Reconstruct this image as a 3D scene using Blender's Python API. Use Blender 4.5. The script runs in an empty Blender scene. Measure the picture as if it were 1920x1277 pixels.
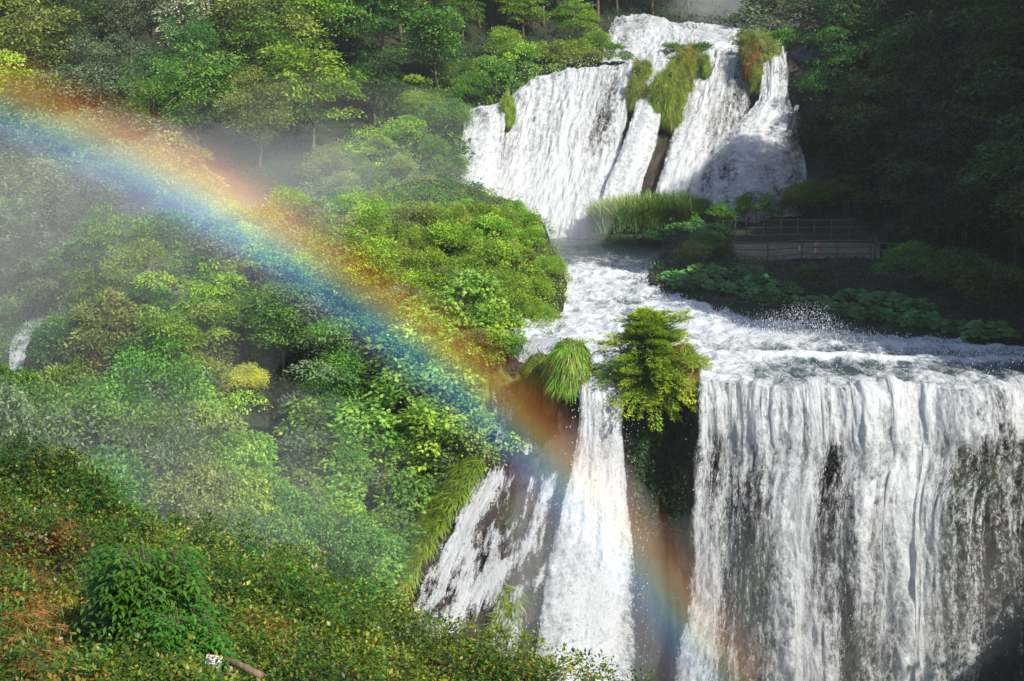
import bpy, math, random
import numpy as np
R = np.random.default_rng(11)
random.seed(5)
scn = bpy.context.scene
COL = scn.collection
F = 3000.0; PITCH = math.radians(9.0)
FW = np.array([0, math.cos(PITCH), -math.sin(PITCH)]); UP = np.array([0, math.sin(PITCH), math.cos(PITCH)])
# direction the sunlight travels
SUN = np.array([-.4647, .6217, -.6305]); SUN /= np.linalg.norm(SUN)

def P(px, py, Y):
    px = np.asarray(px, float); py = np.asarray(py, float); Y = np.asarray(Y, float)
    a = (px-960)/F; b = (638.5-py)/F
    y = FW[1]+b*UP[1]; z = FW[2]+b*UP[2]
    return np.stack([a/y*Y, Y*np.ones_like(a), z/y*Y], -1)
def proj(p):
    p = np.asarray(p, float)
    d = p[..., 1]*FW[1]+p[..., 2]*FW[2]; u = p[..., 1]*UP[1]+p[..., 2]*UP[2]
    d = np.maximum(d, .01)
    return 960+F*p[..., 0]/d, 638.5-F*u/d

# ------------------------------------------------------------ numpy value noise
_perm = np.random.default_rng(3).random(65536)
def _h(i, j, k):
    return _perm[(i*73856093 ^ j*19349663 ^ k*83492791) & 65535]
def vnoise(p):
    p = np.asarray(p, float); i = np.floor(p).astype(np.int64); f = p-i; f = f*f*(3-2*f)
    x, y, z = i[..., 0], i[..., 1], i[..., 2]; r = 0
    for a in (0, 1):
        for b in (0, 1):
            for c in (0, 1):
                w = (f[..., 0] if a else 1-f[..., 0])*(f[..., 1] if b else 1-f[..., 1])*(f[..., 2] if c else 1-f[..., 2])
                r = r+w*_h(x+a, y+b, z+c)
    return r
def fbm(p, o=4, g=.5):
    r = 0; a = 1; s = 0; p = np.asarray(p, float)
    for k in range(o):
        r = r+a*vnoise(p+k*17.3); s += a; a *= g; p = p*2.03
    return r/s
def sstep(x, a, b):
    t = np.clip((x-a)/(b-a), 0, 1); return t*t*(3-2*t)

# ------------------------------------------------------------ object helpers
def mesh(name, V, faces, mats=(), smooth=False, attrs=None, uv=None, mi=None):
    """faces: list of (m,k) int arrays"""
    me = bpy.data.meshes.new(name)
    V = np.ascontiguousarray(V, dtype=np.float32)
    me.vertices.add(len(V)); me.vertices.foreach_set('co', V.ravel())
    fs = [np.asarray(f, np.int32) for f in faces if len(f)]
    loops = np.concatenate([f.ravel() for f in fs])
    tot = np.concatenate([np.full(len(f), f.shape[1], np.int32) for f in fs])
    st = np.concatenate([[0], np.cumsum(tot)[:-1]]).astype(np.int32)
    me.loops.add(len(loops)); me.loops.foreach_set('vertex_index', loops)
    me.polygons.add(len(tot)); me.polygons.foreach_set('loop_start', st); me.polygons.foreach_set('loop_total', tot)
    if mi is not None: me.polygons.foreach_set('material_index', np.asarray(mi, np.int32))
    if smooth: me.polygons.foreach_set('use_smooth', np.ones(len(tot), bool))
    me.update(calc_edges=True)
    for k, a in (attrs or {}).items():
        at = me.attributes.new(k, 'FLOAT', 'POINT'); at.data.foreach_set('value', np.ascontiguousarray(a, np.float32).ravel())
    if uv is not None:
        l = me.uv_layers.new(name='UVMap'); l.data.foreach_set('uv', np.ascontiguousarray(uv[loops], np.float32).ravel())
    for m in mats: me.materials.append(m)
    return me
def link(name, data, parent=None):
    o = bpy.data.objects.new(name, data); COL.objects.link(o)
    if parent is not None: o.parent = parent
    return o
def tag(o, label=None, cat=None, group=None, kind=None):
    if label: o['label'] = label
    if cat: o['category'] = cat
    if group: o['group'] = group
    if kind: o['kind'] = kind
    return o
def gridfaces(nv, nu, off=0):
    i = np.arange(nv*nu).reshape(nv, nu)+off
    return np.stack([i[:-1, :-1], i[1:, :-1], i[1:, 1:], i[:-1, 1:]], -1).reshape(-1, 4)

class MB:
    """collects boxes and tubes into one mesh"""
    def __init__(s): s.V = []; s.Q = []; s.n = 0
    def add(s, V, Q):
        s.V.append(np.asarray(V, float)); s.Q.append(np.asarray(Q)+s.n); s.n += len(V)
    def tube(s, pts, rad, k=8, cap=True):
        pts = np.asarray(pts, float); n = len(pts); rad = np.broadcast_to(rad, n)
        t = np.gradient(pts, axis=0); t /= np.linalg.norm(t, axis=1)[:, None]+1e-9
        ref = np.array([0, 0, 1.]) if abs(t[0, 2]) < .9 else np.array([1., 0, 0])
        V = []
        for i in range(n):
            a = np.cross(t[i], ref); a /= np.linalg.norm(a)+1e-9; b = np.cross(t[i], a)
            w = np.linspace(0, 2*np.pi, k, endpoint=False)
            V.append(pts[i]+rad[i]*(np.cos(w)[:, None]*a+np.sin(w)[:, None]*b))
        V = np.concatenate(V); Q = []
        for i in range(n-1):
            for j in range(k): Q.append((i*k+j, i*k+(j+1) % k, (i+1)*k+(j+1) % k, (i+1)*k+j))
        if cap:
            for e, c in ((0, pts[0]), (n-1, pts[-1])):
                V = np.concatenate([V, c[None]]); ci = len(V)-1
                for j in range(0, k, 2):
                    q = (ci, e*k+(j+2) % k, e*k+j+1, e*k+j) if e == 0 else (ci, e*k+j, e*k+j+1, e*k+(j+2) % k)
                    Q.append(q)
        s.add(V, Q)
    def box(s, c, sz, M=None, bev=.0):
        v = np.array([(x, y, z) for x in (-.5, .5) for y in (-.5, .5) for z in (-.5, .5)])*np.asarray(sz)
        if M is not None: v = v@np.asarray(M).T
        s.add(v+np.asarray(c), [(0, 1, 3, 2), (4, 6, 7, 5), (0, 4, 5, 1), (2, 3, 7, 6), (0, 2, 6, 4), (1, 5, 7, 3)])
    def data(s, name, mats, smooth=False):
        return mesh(name, np.concatenate(s.V), [np.concatenate(s.Q)], mats, smooth)

# ------------------------------------------------------------ materials
def nm(name):
    m = bpy.data.materials.new(name); m.use_nodes = True; nt = m.node_tree; nt.nodes.clear()
    return m, nt, nt.nodes, nt.links
def N(nt, typ, **kw):
    n = nt.nodes.new(typ)
    for k, v in kw.items():
        if k.startswith('i_'):
            key = k[2:]; key = int(key) if key.isdigit() else key.replace('_', ' ')
            s = n.inputs[key]
            if hasattr(v, 'is_linked') or hasattr(v, 'links'): nt.links.new(v, s)
            else: s.default_value = v
        else: setattr(n, k, v)
    return n
def math_(nt, op, a, b=0.0, c=0.0, clamp=False):
    n = nt.nodes.new('ShaderNodeMath'); n.operation = op; n.use_clamp = clamp
    for i, v in enumerate((a, b, c)):
        if hasattr(v, 'links'): nt.links.new(v, n.inputs[i])
        else: n.inputs[i].default_value = v
    return n.outputs[0]
def mixc(nt, f, a, b, mode='MIX'):
    n = nt.nodes.new('ShaderNodeMix'); n.data_type = 'RGBA'; n.blend_type = mode
    for s, v in ((n.inputs[0], f), (n.inputs[6], a), (n.inputs[7], b)):
        if hasattr(v, 'links'): nt.links.new(v, s)
        else: s.default_value = v if not isinstance(v, tuple) or len(v) != 3 else (*v, 1)
    return n.outputs[2]
def ramp(nt, f, stops, interp='LINEAR'):
    n = nt.nodes.new('ShaderNodeValToRGB'); nt.links.new(f, n.inputs[0]); cr = n.color_ramp; cr.interpolation = interp
    while len(cr.elements) < len(stops): cr.elements.new(.5)
    for e, (p, c) in zip(cr.elements, stops): e.position = p; e.color = (*c, 1) if len(c) == 3 else c
    return n.outputs[0]
def out(nt, sh):
    o = nt.nodes.new('ShaderNodeOutputMaterial'); nt.links.new(sh, o.inputs['Surface']); return o

LB = 1.8
def leaf_mat(name, c1, c2, c3=None, trans=.24, rough=.5, spec=.35):
    """three leaf tones of one plant; 'rnd' is a random value per leaf, 'clump' per branch"""
    m, nt, nd, lk = nm(name)
    a = N(nt, 'ShaderNodeAttribute', attribute_name='rnd'); cl = N(nt, 'ShaderNodeAttribute', attribute_name='clump')
    oi = N(nt, 'ShaderNodeObjectInfo')
    c3 = c3 or c2
    c1, c2, c3 = [tuple(x*LB for x in c) for c in (c1, c2, c3)]
    f = math_(nt, 'ADD', math_(nt, 'MULTIPLY', a.outputs['Fac'], .36), math_(nt, 'MULTIPLY', cl.outputs['Fac'], .66))
    col = ramp(nt, f, [(.15, c1), (.6, c2), (.92, c3)])
    hs = N(nt, 'ShaderNodeHueSaturation', i_Color=col)
    lk.new(math_(nt, 'ADD', math_(nt, 'MULTIPLY', oi.outputs['Random'], .035), .483), hs.inputs['Hue'])
    lk.new(math_(nt, 'ADD', math_(nt, 'MULTIPLY', oi.outputs['Random'], .35), .82), hs.inputs['Value'])
    b = N(nt, 'ShaderNodeBsdfPrincipled', i_Roughness=rough); lk.new(hs.outputs[0], b.inputs['Base Color'])
    b.inputs['Specular IOR Level'].default_value = spec
    t = N(nt, 'ShaderNodeBsdfTranslucent'); lk.new(mixc(nt, 1.0, hs.outputs[0], (1.35, 1.45, .55), 'MULTIPLY'), t.inputs['Color'])
    mx = N(nt, 'ShaderNodeMixShader', i_0=trans); lk.new(b.outputs[0], mx.inputs[1]); lk.new(t.outputs[0], mx.inputs[2])
    out(nt, mx.outputs[0]); return m
M = {}
M['dark'] = leaf_mat('leaf_dark_green', (.010, .034, .009), (.028, .080, .015), (.060, .128, .022))
M['mid'] = leaf_mat('leaf_mid_green', (.024, .064, .012), (.056, .128, .018), (.110, .185, .028))
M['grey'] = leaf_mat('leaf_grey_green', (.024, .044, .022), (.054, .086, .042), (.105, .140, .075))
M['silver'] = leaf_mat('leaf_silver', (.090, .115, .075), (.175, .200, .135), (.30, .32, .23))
M['bright'] = leaf_mat('leaf_bright_green', (.045, .105, .010), (.115, .200, .018), (.215, .290, .030), .3)
M['olive'] = leaf_mat('leaf_olive', (.050, .074, .016), (.100, .130, .026), (.165, .185, .045))
M['yellow'] = leaf_mat('leaf_yellow', (.140, .165, .022), (.270, .270, .040), (.42, .37, .075), .35)
M['maple'] = leaf_mat('leaf_maple', (.050, .115, .018), (.105, .195, .028), (.190, .285, .050), .33)
M['moss'] = leaf_mat('leaf_moss', (.050, .078, .008), (.095, .135, .012), (.170, .175, .025), .2)
M['elder'] = leaf_mat('leaf_glossy_dark', (.008, .034, .004), (.026, .086, .007), (.062, .150, .014), .22, .5, .35)
M['bramble'] = leaf_mat('leaf_bramble', (.008, .024, .003), (.040, .074, .005), (.200, .195, .016), .3, .42, .45)
M['russet'] = leaf_mat('leaf_russet', (.075, .060, .010), (.150, .090, .018), (.24, .13, .028), .25)
M['straw'] = leaf_mat('dry_straw', (.12, .055, .02), (.22, .10, .03), (.32, .18, .06), .2)
M['reed'] = leaf_mat('leaf_reed', (.060, .110, .045), (.115, .170, .065), (.24, .24, .11), .3)
M['butter'] = leaf_mat('leaf_butterbur', (.020, .072, .018), (.036, .110, .026), (.070, .165, .034), .25, .5)
M['deep'] = leaf_mat('leaf_shade_green', (.005, .015, .005), (.010, .032, .009), (.020, .055, .012), .2)  # leaf green darkened to stand in for woodland shade
M['conifer'] = leaf_mat('leaf_feathery', (.035, .105, .010), (.12, .23, .018), (.36, .40, .04), .3)

def bark_mat(name, c1, c2, sc=6):
    m, nt, nd, lk = nm(name)
    tc = N(nt, 'ShaderNodeTexCoord'); n = N(nt, 'ShaderNodeTexNoise', i_Scale=sc, i_Detail=8, i_Roughness=.7)
    mp = N(nt, 'ShaderNodeMapping'); mp.inputs['Scale'].default_value = (1, 1, .3)
    lk.new(tc.outputs['Object'], mp.inputs[0]); lk.new(mp.outputs[0], n.inputs['Vector'])
    b = N(nt, 'ShaderNodeBsdfPrincipled', i_Roughness=.85); lk.new(ramp(nt, n.outputs[0], [(.35, c1), (.65, c2)]), b.inputs['Base Color'])
    bp = N(nt, 'ShaderNodeBump', i_Strength=.6, i_Distance=.03); lk.new(n.outputs[0], bp.inputs['Height']); lk.new(bp.outputs[0], b.inputs['Normal'])
    out(nt, b.outputs[0]); return m
M['bark'] = bark_mat('bark', (.045, .035, .026), (.16, .13, .10))
M['palebark'] = bark_mat('pale_bark', (.17, .14, .11), (.42, .36, .30))
M['wood'] = bark_mat('weathered_wood', (.07, .045, .03), (.24, .16, .11), 14)
M['greywood'] = bark_mat('grey_fence_wood', (.07, .05, .04), (.20, .155, .125), 10)

def rock_mat(name, c1, c2, c3, moss, mamt=.45, rough=.55):
    m, nt, nd, lk = nm(name)
    tc = N(nt, 'ShaderNodeTexCoord'); mp = N(nt, 'ShaderNodeMapping'); mp.inputs['Scale'].default_value = (1, 1, .35)
    lk.new(tc.outputs['Object'], mp.inputs[0])
    n1 = N(nt, 'ShaderNodeTexNoise', i_Scale=.5, i_Detail=8, i_Roughness=.65); lk.new(mp.outputs[0], n1.inputs['Vector'])
    n2 = N(nt, 'ShaderNodeTexNoise', i_Scale=2.6, i_Detail=9, i_Roughness=.7); lk.new(mp.outputs[0], n2.inputs['Vector'])
    n3 = N(nt, 'ShaderNodeTexNoise', i_Scale=.3, i_Detail=6, i_Roughness=.6); lk.new(tc.outputs['Object'], n3.inputs['Vector'])
    c = ramp(nt, n2.outputs[0], [(.3, c1), (.5, c2), (.72, c3)])
    c = mixc(nt, ramp(nt, n1.outputs[0], [(.4, (0, 0, 0)), (.7, (1, 1, 1))]), c, mixc(nt, .5, c, c1))
    c = mixc(nt, ramp(nt, n3.outputs[0], [(mamt, (0, 0, 0)), (mamt+.12, (1, 1, 1))]), c, mixc(nt, n2.outputs[0], moss, tuple(x*.4 for x in moss)))
    b = N(nt, 'ShaderNodeBsdfPrincipled', i_Roughness=rough); lk.new(c, b.inputs['Base Color'])
    bp = N(nt, 'ShaderNodeBump', i_Strength=.9, i_Distance=.35); lk.new(n2.outputs[0], bp.inputs['Height']); lk.new(bp.outputs[0], b.inputs['Normal'])
    out(nt, b.outputs[0]); return m
M['rock'] = rock_mat('wet_tufa', (.010, .008, .006), (.030, .022, .016), (.10, .055, .030), (.030, .045, .008), .52)
M['rockdark'] = rock_mat('mossy_cliff', (.007, .006, .005), (.022, .017, .013), (.055, .038, .024), (.014, .026, .006), .42)
M['soil'] = rock_mat('leafy_soil', (.012, .013, .006), (.028, .030, .012), (.055, .045, .022), (.018, .035, .007), .4, .9)
M['slopesoil'] = rock_mat('dry_slope_soil', (.030, .018, .008), (.085, .045, .018), (.16, .085, .035), (.035, .050, .010), .5, .9)
M['path'] = rock_mat('packed_path', (.13, .095, .07), (.21, .165, .13), (.30, .25, .20), (.07, .06, .045), .6, .9)
M['earth'] = rock_mat('brown_earth', (.035, .02, .013), (.085, .045, .028), (.13, .07, .045), (.02, .035, .008), .62, .9)

def water_mat(name, gu=5.0, gv=2.8, su=.95, sv=.15, bu=.28, bv=.03, soft=.29, tint=(.62, .65, .69), seed=0, bump=.8):
    """falling water: white aerated curtains, thinning to holes where the rock shows"""
    m, nt, nd, lk = nm(name)
    uv = N(nt, 'ShaderNodeUVMap', uv_map='UVMap')
    dn = N(nt, 'ShaderNodeAttribute', attribute_name='dens'); ed = N(nt, 'ShaderNodeAttribute', attribute_name='edge')
    def noise(sx, sy, det, ro, off, dist=0):
        mp = N(nt, 'ShaderNodeMapping'); mp.inputs['Scale'].default_value = (sx, sy, 1); mp.inputs['Location'].default_value = (off+seed*7.7, off*1.7, seed*3.1)
        lk.new(uv.outputs[0], mp.inputs[0])
        n = N(nt, 'ShaderNodeTexNoise', i_Scale=1.0, i_Detail=det, i_Roughness=ro, i_Distortion=dist); lk.new(mp.outputs[0], n.inputs['Vector']); return n.outputs[0]
    nb = noise(bu, bv, 3, .5, 3.3, .9); ns = noise(su, sv, 5, .62, 11.1, 1.3); ng = noise(gu, gv, 6, .75, 23.7, .25); nf = noise(gu*2.6, gv*2.6, 4, .8, 31.7)
    v = math_(nt, 'ADD', dn.outputs['Fac'], math_(nt, 'MULTIPLY', math_(nt, 'SUBTRACT', nb, .5), 1.5))
    v = math_(nt, 'ADD', v, math_(nt, 'MULTIPLY', math_(nt, 'SUBTRACT', ns, .5), 1.5))
    g = math_(nt, 'ADD', math_(nt, 'MULTIPLY', math_(nt, 'SUBTRACT', ng, .5), 1.6), math_(nt, 'MULTIPLY', math_(nt, 'SUBTRACT', nf, .5), 1.0))
    nmid = noise(1.9, .95, 5, .65, 41.3, .8)
    g = math_(nt, 'ADD', g, math_(nt, 'MULTIPLY', math_(nt, 'SUBTRACT', nmid, .5), 1.1))
    v = math_(nt, 'ADD', v, g)
    v = math_(nt, 'SUBTRACT', v, math_(nt, 'MULTIPLY', math_(nt, 'SUBTRACT', 1.0, ed.outputs['Fac']), 1.0))
    al = N(nt, 'ShaderNodeMapRange', interpolation_type='SMOOTHSTEP'); lk.new(v, al.inputs[0]); al.inputs[1].default_value = .5-soft; al.inputs[2].default_value = .5+soft
    a2 = math_(nt, 'MULTIPLY', al.outputs[0], math_(nt, 'MULTIPLY', math_(nt, 'MINIMUM', ed.outputs['Fac'], .25), 4.0), clamp=True)
    h = math_(nt, 'ADD', math_(nt, 'MULTIPLY', ns, .6), math_(nt, 'MULTIPLY', g, .35))
    bp = N(nt, 'ShaderNodeBump', i_Strength=bump, i_Distance=.5); lk.new(h, bp.inputs['Height'])
    d = N(nt, 'ShaderNodeBsdfDiffuse'); d.inputs['Color'].default_value = (*tint, 1); lk.new(bp.outputs[0], d.inputs['Normal'])
    t = N(nt, 'ShaderNodeBsdfTranslucent'); t.inputs['Color'].default_value = (*tint, 1)
    mx = N(nt, 'ShaderNodeMixShader', i_0=.25); lk.new(d.outputs[0], mx.inputs[1]); lk.new(t.outputs[0], mx.inputs[2])
    tr = N(nt, 'ShaderNodeBsdfTransparent'); fx = N(nt, 'ShaderNodeMixShader'); lk.new(a2, fx.inputs[0]); lk.new(tr.outputs[0], fx.inputs[1]); lk.new(mx.outputs[0], fx.inputs[2])
    out(nt, fx.outputs[0]); return m
M['fall'] = water_mat('falling_water', seed=0)
M['fall2'] = water_mat('falling_water_front', gu=2.8, gv=1.7, su=.55, sv=.09, soft=.45, seed=2)
M['veil'] = water_mat('veil_water', gu=7, gv=3.4, su=2.2, sv=.5, bu=.8, bv=.12, soft=.25, seed=5)

def river_mat():
    m, nt, nd, lk = nm('river_water')
    tc = N(nt, 'ShaderNodeTexCoord'); fo = N(nt, 'ShaderNodeAttribute', attribute_name='foam')
    def noise(sc, det, ro, sx=1, sy=1, dist=.6):
        mp = N(nt, 'ShaderNodeMapping'); mp.inputs['Scale'].default_value = (sx, sy, 1); lk.new(tc.outputs['Object'], mp.inputs[0])
        n = N(nt, 'ShaderNodeTexNoise', i_Scale=sc, i_Detail=det, i_Roughness=ro, i_Distortion=dist); lk.new(mp.outputs[0], n.inputs['Vector']); return n.outputs[0]
    n1 = noise(.30, 5, .6, 1, .45, 1.2); n2 = noise(1.3, 8, .72, 1, .5, 1.0); n3 = noise(7, 4, .8)
    v = math_(nt, 'ADD', fo.outputs['Fac'], math_(nt, 'MULTIPLY', math_(nt, 'SUBTRACT', n1, .5), 1.3))
    v = math_(nt, 'ADD', v, math_(nt, 'MULTIPLY', math_(nt, 'SUBTRACT', n2, .5), 1.6))
    v = math_(nt, 'ADD', v, math_(nt, 'MULTIPLY', math_(nt, 'SUBTRACT', n3, .5), .7))
    mr = N(nt, 'ShaderNodeMapRange', interpolation_type='SMOOTHSTEP'); lk.new(v, mr.inputs[0]); mr.inputs[1].default_value = .16; mr.inputs[2].default_value = .86
    b = N(nt, 'ShaderNodeBsdfPrincipled', i_Roughness=.18); b.inputs['Base Color'].default_value = (.022, .042, .050, 1)
    bp = N(nt, 'ShaderNodeBump', i_Strength=.7, i_Distance=.35); lk.new(n2, bp.inputs['Height']); lk.new(bp.outputs[0], b.inputs['Normal'])
    w = N(nt, 'ShaderNodeBsdfDiffuse'); lk.new(mixc(nt, n2, (.34, .39, .45), (.62, .65, .68)), w.inputs['Color']); lk.new(bp.outputs[0], w.inputs['Normal'])
    fx = N(nt, 'ShaderNodeMixShader'); lk.new(mr.outputs[0], fx.inputs[0]); lk.new(b.outputs[0], fx.inputs[1]); lk.new(w.outputs[0], fx.inputs[2])
    out(nt, fx.outputs[0]); return m
M['river'] = river_mat()
def plain(name, c, rough=.7):
    m, nt, nd, lk = nm(name); tc = N(nt, 'ShaderNodeTexCoord'); n = N(nt, 'ShaderNodeTexNoise', i_Scale=25, i_Detail=4); lk.new(tc.outputs['Object'], n.inputs['Vector'])
    b = N(nt, 'ShaderNodeBsdfPrincipled', i_Roughness=rough); lk.new(mixc(nt, n.outputs[0], c, tuple(x*.75 for x in c)), b.inputs['Base Color']); out(nt, b.outputs[0]); return m
M['drop'] = plain('water_droplets', (.9, .93, .96), .4)
# ------------------------------------------------------------ surfaces from control grids
def cr(a, t):
    """catmull-rom along axis 0 of a (n,...) at parameter array t in [0,n-1]"""
    n = len(a); i = np.clip(np.floor(t).astype(int), 0, n-2); f = t-i
    g = lambda k: a[np.clip(i+k, 0, n-1)]
    f = f.reshape((-1,)+(1,)*(a.ndim-1)); p0, p1, p2, p3 = g(-1), g(0), g(1), g(2)
    return .5*((2*p1)+(-p0+p2)*f+(2*p0-5*p1+4*p2-p3)*f**2+(-p0+3*p1-3*p2+p3)*f**3)
class Surf:
    lo = 0
    def __init__(s, ctrl, nu, nv, world=False, amp=0, fr=.3, amp2=0, fr2=1.2, seed=0, aniso=1.0):
        c = np.array(ctrl, float)
        s.extra = c[..., 3] if c.shape[-1] > 3 else None
        W = c[..., :3] if world else P(c[..., 0], c[..., 1], c[..., 2])
        tv = np.linspace(0, W.shape[0]-1, nv); tu = np.linspace(0, W.shape[1]-1, nu)
        up = lambda a: np.swapaxes(cr(np.swapaxes(cr(a, tv), 0, 1), tu), 0, 1)
        s.p = up(W); s.nu, s.nv = nu, nv
        if s.extra is not None: s.ex = up(s.extra[..., None])[..., 0]
        s.calc()
        if amp or amp2:
            q = s.p*np.array([1, 1, aniso])
            d = amp*(fbm(q*fr+seed, 4)-.5)*2+amp2*(fbm(q*fr2+seed+9, 4)-.5)*2
            s.p = s.p+s.n*d[..., None]; s.calc()
    def calc(s):
        du = np.gradient(s.p, axis=1); dv = np.gradient(s.p, axis=0)
        n = np.cross(du, dv); n /= np.linalg.norm(n, axis=-1)[..., None]+1e-9
        flip = np.sign(-(n*s.p).sum(-1)); flip[flip == 0] = 1      # towards the camera
        s.n = n*flip[..., None]
        s.px, s.py = proj(s.p)
    def find(s, px, py):
        d = (s.px-px)**2+(s.py-py)**2; d[:s.lo] += 1e7; k = np.unravel_index(np.argmin(d), d.shape); return s.p[k].copy(), s.n[k].copy()
    def obj(s, name, mat, kind='structure', label=None, parent=None, cat=None):
        me = mesh(name, s.p.reshape(-1, 3), [gridfaces(s.nv, s.nu)], [mat], True)
        o = link(name, me, parent); tag(o, label, cat, None, kind); return o
    def sample(s, n, mask=None, view=True):
        """area-weighted random points; mask(px,py)->weight 0..1"""
        a = np.linalg.norm(np.cross(s.p[1:, :-1]-s.p[:-1, :-1], s.p[:-1, 1:]-s.p[:-1, :-1]), axis=-1)
        px = s.px[:-1, :-1]; py = s.py[:-1, :-1]
        if view: a = a*((px > -160) & (px < 2080) & (py > -120) & (py < 1400))
        if mask is not None: a = a*mask(px, py)
        a = a.ravel(); c = np.searchsorted(np.cumsum(a)/a.sum(), R.random(n)); c = np.clip(c, 0, a.size-1)
        i, j = np.divmod(c, s.nu-1); f = R.random((n, 1)); g = R.random((n, 1))
        p = s.p[i, j]*(1-f)*(1-g)+s.p[i+1, j]*f*(1-g)+s.p[i, j+1]*(1-f)*g+s.p[i+1, j+1]*f*g
        return p, s.n[i, j]

# ------------------------------------------------------------ leaves
def T_leaf(w=.5):      # pointed leaf folded on its midrib; length 1 along +y
    V = np.array([(0, 0, 0), (-w*.5, .42, .07), (0, .5, 0), (w*.5, .42, .07), (0, 1, -.05)])
    return V, np.array([(0, 2, 4, 1), (0, 3, 4, 2)])
def T_quad(w=.55):
    return np.array([(0, 0, 0), (w*.5, .45, .05), (0, 1, -.04), (-w*.5, .45, .05)]), np.array([(0, 1, 2, 3)])
def T_maple():
    ang = np.radians([-150, -105, -70, -48, -25, 0, 25, 48, 70, 105, 150]); rr = [.42, .62, .40, .82, .48, 1.0, .48, .82, .40, .62, .42]
    V = [(0, 0, 0)]+[(math.sin(a)*r*.62, .35+math.cos(a)*r*.65, -.10*r) for a, r in zip(ang, rr)]
    V = np.array(V); Q = [(0, k, k+1, k+2) for k in range(1, 10, 2)]
    return V, np.array(Q)
def T_round():
    k = 10; a = np.radians(np.linspace(-160, 160, k+1)); V = [(0, .12, -.06)]+[(math.sin(t)*.5, .5+math.cos(t)*.5*(1 if abs(t) < 2.4 else .8), .06*math.sin(3*t)) for t in a]
    V = np.array(V); return V, np.array([(0, j, j+1, j+2) for j in range(1, k, 2)])
def T_blade():         # long narrow bending blade
    V = []
    for k in range(4):
        t = k/3; w = .5*(1-t)**.7*.06+.004; V += [(-w, t, -.35*t*t), (w, t, -.35*t*t)]
    return np.array(V), np.array([(0, 1, 3, 2), (2, 3, 5, 4), (4, 5, 7, 6)])
def norm(a): return a/(np.linalg.norm(a, axis=-1)[..., None]+1e-9)
class Leaves:
    def __init__(s, T): s.T = T; s.C = []; s.A = []; s.Nn = []; s.S = []; s.R = []; s.K = []; s.D = []
    def add(s, c, axis, nrm, size, clump=None, rnd=None):
        n = len(c); s.C.append(c); s.A.append(axis); s.Nn.append(nrm); s.S.append(np.broadcast_to(size, n))
        s.R.append(R.random(n) if rnd is None else np.broadcast_to(rnd, n)); s.K.append(np.full(n, .5) if clump is None else np.broadcast_to(clump, n))
    def arrays(s):
        C = np.concatenate(s.C); A = norm(np.concatenate(s.A)); Nn = np.concatenate(s.Nn); S = np.concatenate(s.S)
        X = norm(np.cross(A, Nn)); Z = np.cross(X, A); TV, TF = s.T; k = len(TV); n = len(C)
        V = (C[:, None]+S[:, None, None]*(TV[None, :, 0:1]*X[:, None]+TV[None, :, 1:2]*A[:, None]+TV[None, :, 2:3]*Z[:, None])).reshape(-1, 3)
        Fa = (TF[None]+(np.arange(n)*k)[:, None, None]).reshape(-1, TF.shape[1])
        return V, Fa, np.repeat(np.concatenate(s.R), k), np.repeat(np.concatenate(s.K), k)
    def data(s, name, mat):
        V, Fa, r, c = s.arrays(); return mesh(name, V, [Fa], [mat], False, {'rnd': r, 'clump': c})
def rdir(n):
    v = R.normal(size=(n, 3)); return norm(v)

def crown(T, Rx, Rz, zc, ncl, cr_, nl, ls, flat=.6, droop=.3, up=.5, inner=.5, irr=.35, low=-.5, outw=.8, tuft=0, axj=.6):
    """a crown of leaf clumps; returns Leaves and clump centres"""
    L = Leaves(T); cents = []
    lob = rdir(7); la = R.random(7)*irr
    while len(cents) < ncl:
        d = rdir(1)[0]
        if d[2] < low: continue
        r = 1-inner*R.random()**2.2
        r *= 1-irr*.5+np.maximum(0, (lob@d)-.55)@la*1.6
        c = np.array([d[0]*Rx*r, d[1]*Rx*r, zc+d[2]*Rz*r]); cents.append((c, d, r))
    for c, d, r in cents:
        s = cr_*(.6+.75*R.random()); n = int(nl*(.55+.8*R.random())*(s/cr_)**2)
        v = rdir(n); v[:, 2] = np.where(v[:, 2] < -.35, -v[:, 2], v[:, 2])
        rad = s*(.35+.65*R.random(n)**.45)
        rh = v[:, :2]*rad[:, None]*(1+.25*R.random((n, 1)))
        q = np.empty((n, 3)); q[:, :2] = c[:2]+rh; q[:, 2] = c[2]+v[:, 2]*rad*flat-droop*(rh**2).sum(1)/max(s, .1)
        outd = norm(np.array([d[0], d[1], .2]))
        q += outd*(R.random((n, 1))-.3)*s*.25
        nr = norm(v*np.array([1, 1, .8])*.7+np.array([0, 0, up])+rdir(n)*.55)
        ax = norm(v*np.array([1, 1, .1])*outw+outd*.5+np.array([0, 0, -droop])+rdir(n)*axj)
        L.add(q, ax, nr, ls*(.6+.7*R.random(n)), R.random())
    return L, [c for c, _, _ in cents]
def trunk_data(name, h, r, cents, mat, nb=9, lean=.04):
    m = MB(); k = 7; t = np.linspace(0, 1, k)
    off = np.cumsum(R.normal(size=(k, 2))*lean*h/k*2, axis=0); off[0] = 0
    pts = np.c_[off, t*h]; m.tube(pts, r*(1-.75*t)+.02, 8)
    idx = R.permutation(len(cents))[:nb]
    for i in idx:
        c = cents[i]; a = np.clip(c[2]/h*.55, .15, .9); b0 = np.array([np.interp(a, t, pts[:, 0]), np.interp(a, t, pts[:, 1]), a*h])
        u = np.linspace(0, 1, 5)[:, None]; b = b0*(1-u)+c*u; b[:, 2] += (np.sin(u*math.pi)*.08*h)[:, 0]*.5; b += R.normal(size=b.shape)*.06*np.linalg.norm(c-b0)*np.sin(u*math.pi)
        m.tube(b, r*.42*(1-.82*u[:, 0])+.012, 5)
    return m.data(name, [mat], True)

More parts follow.
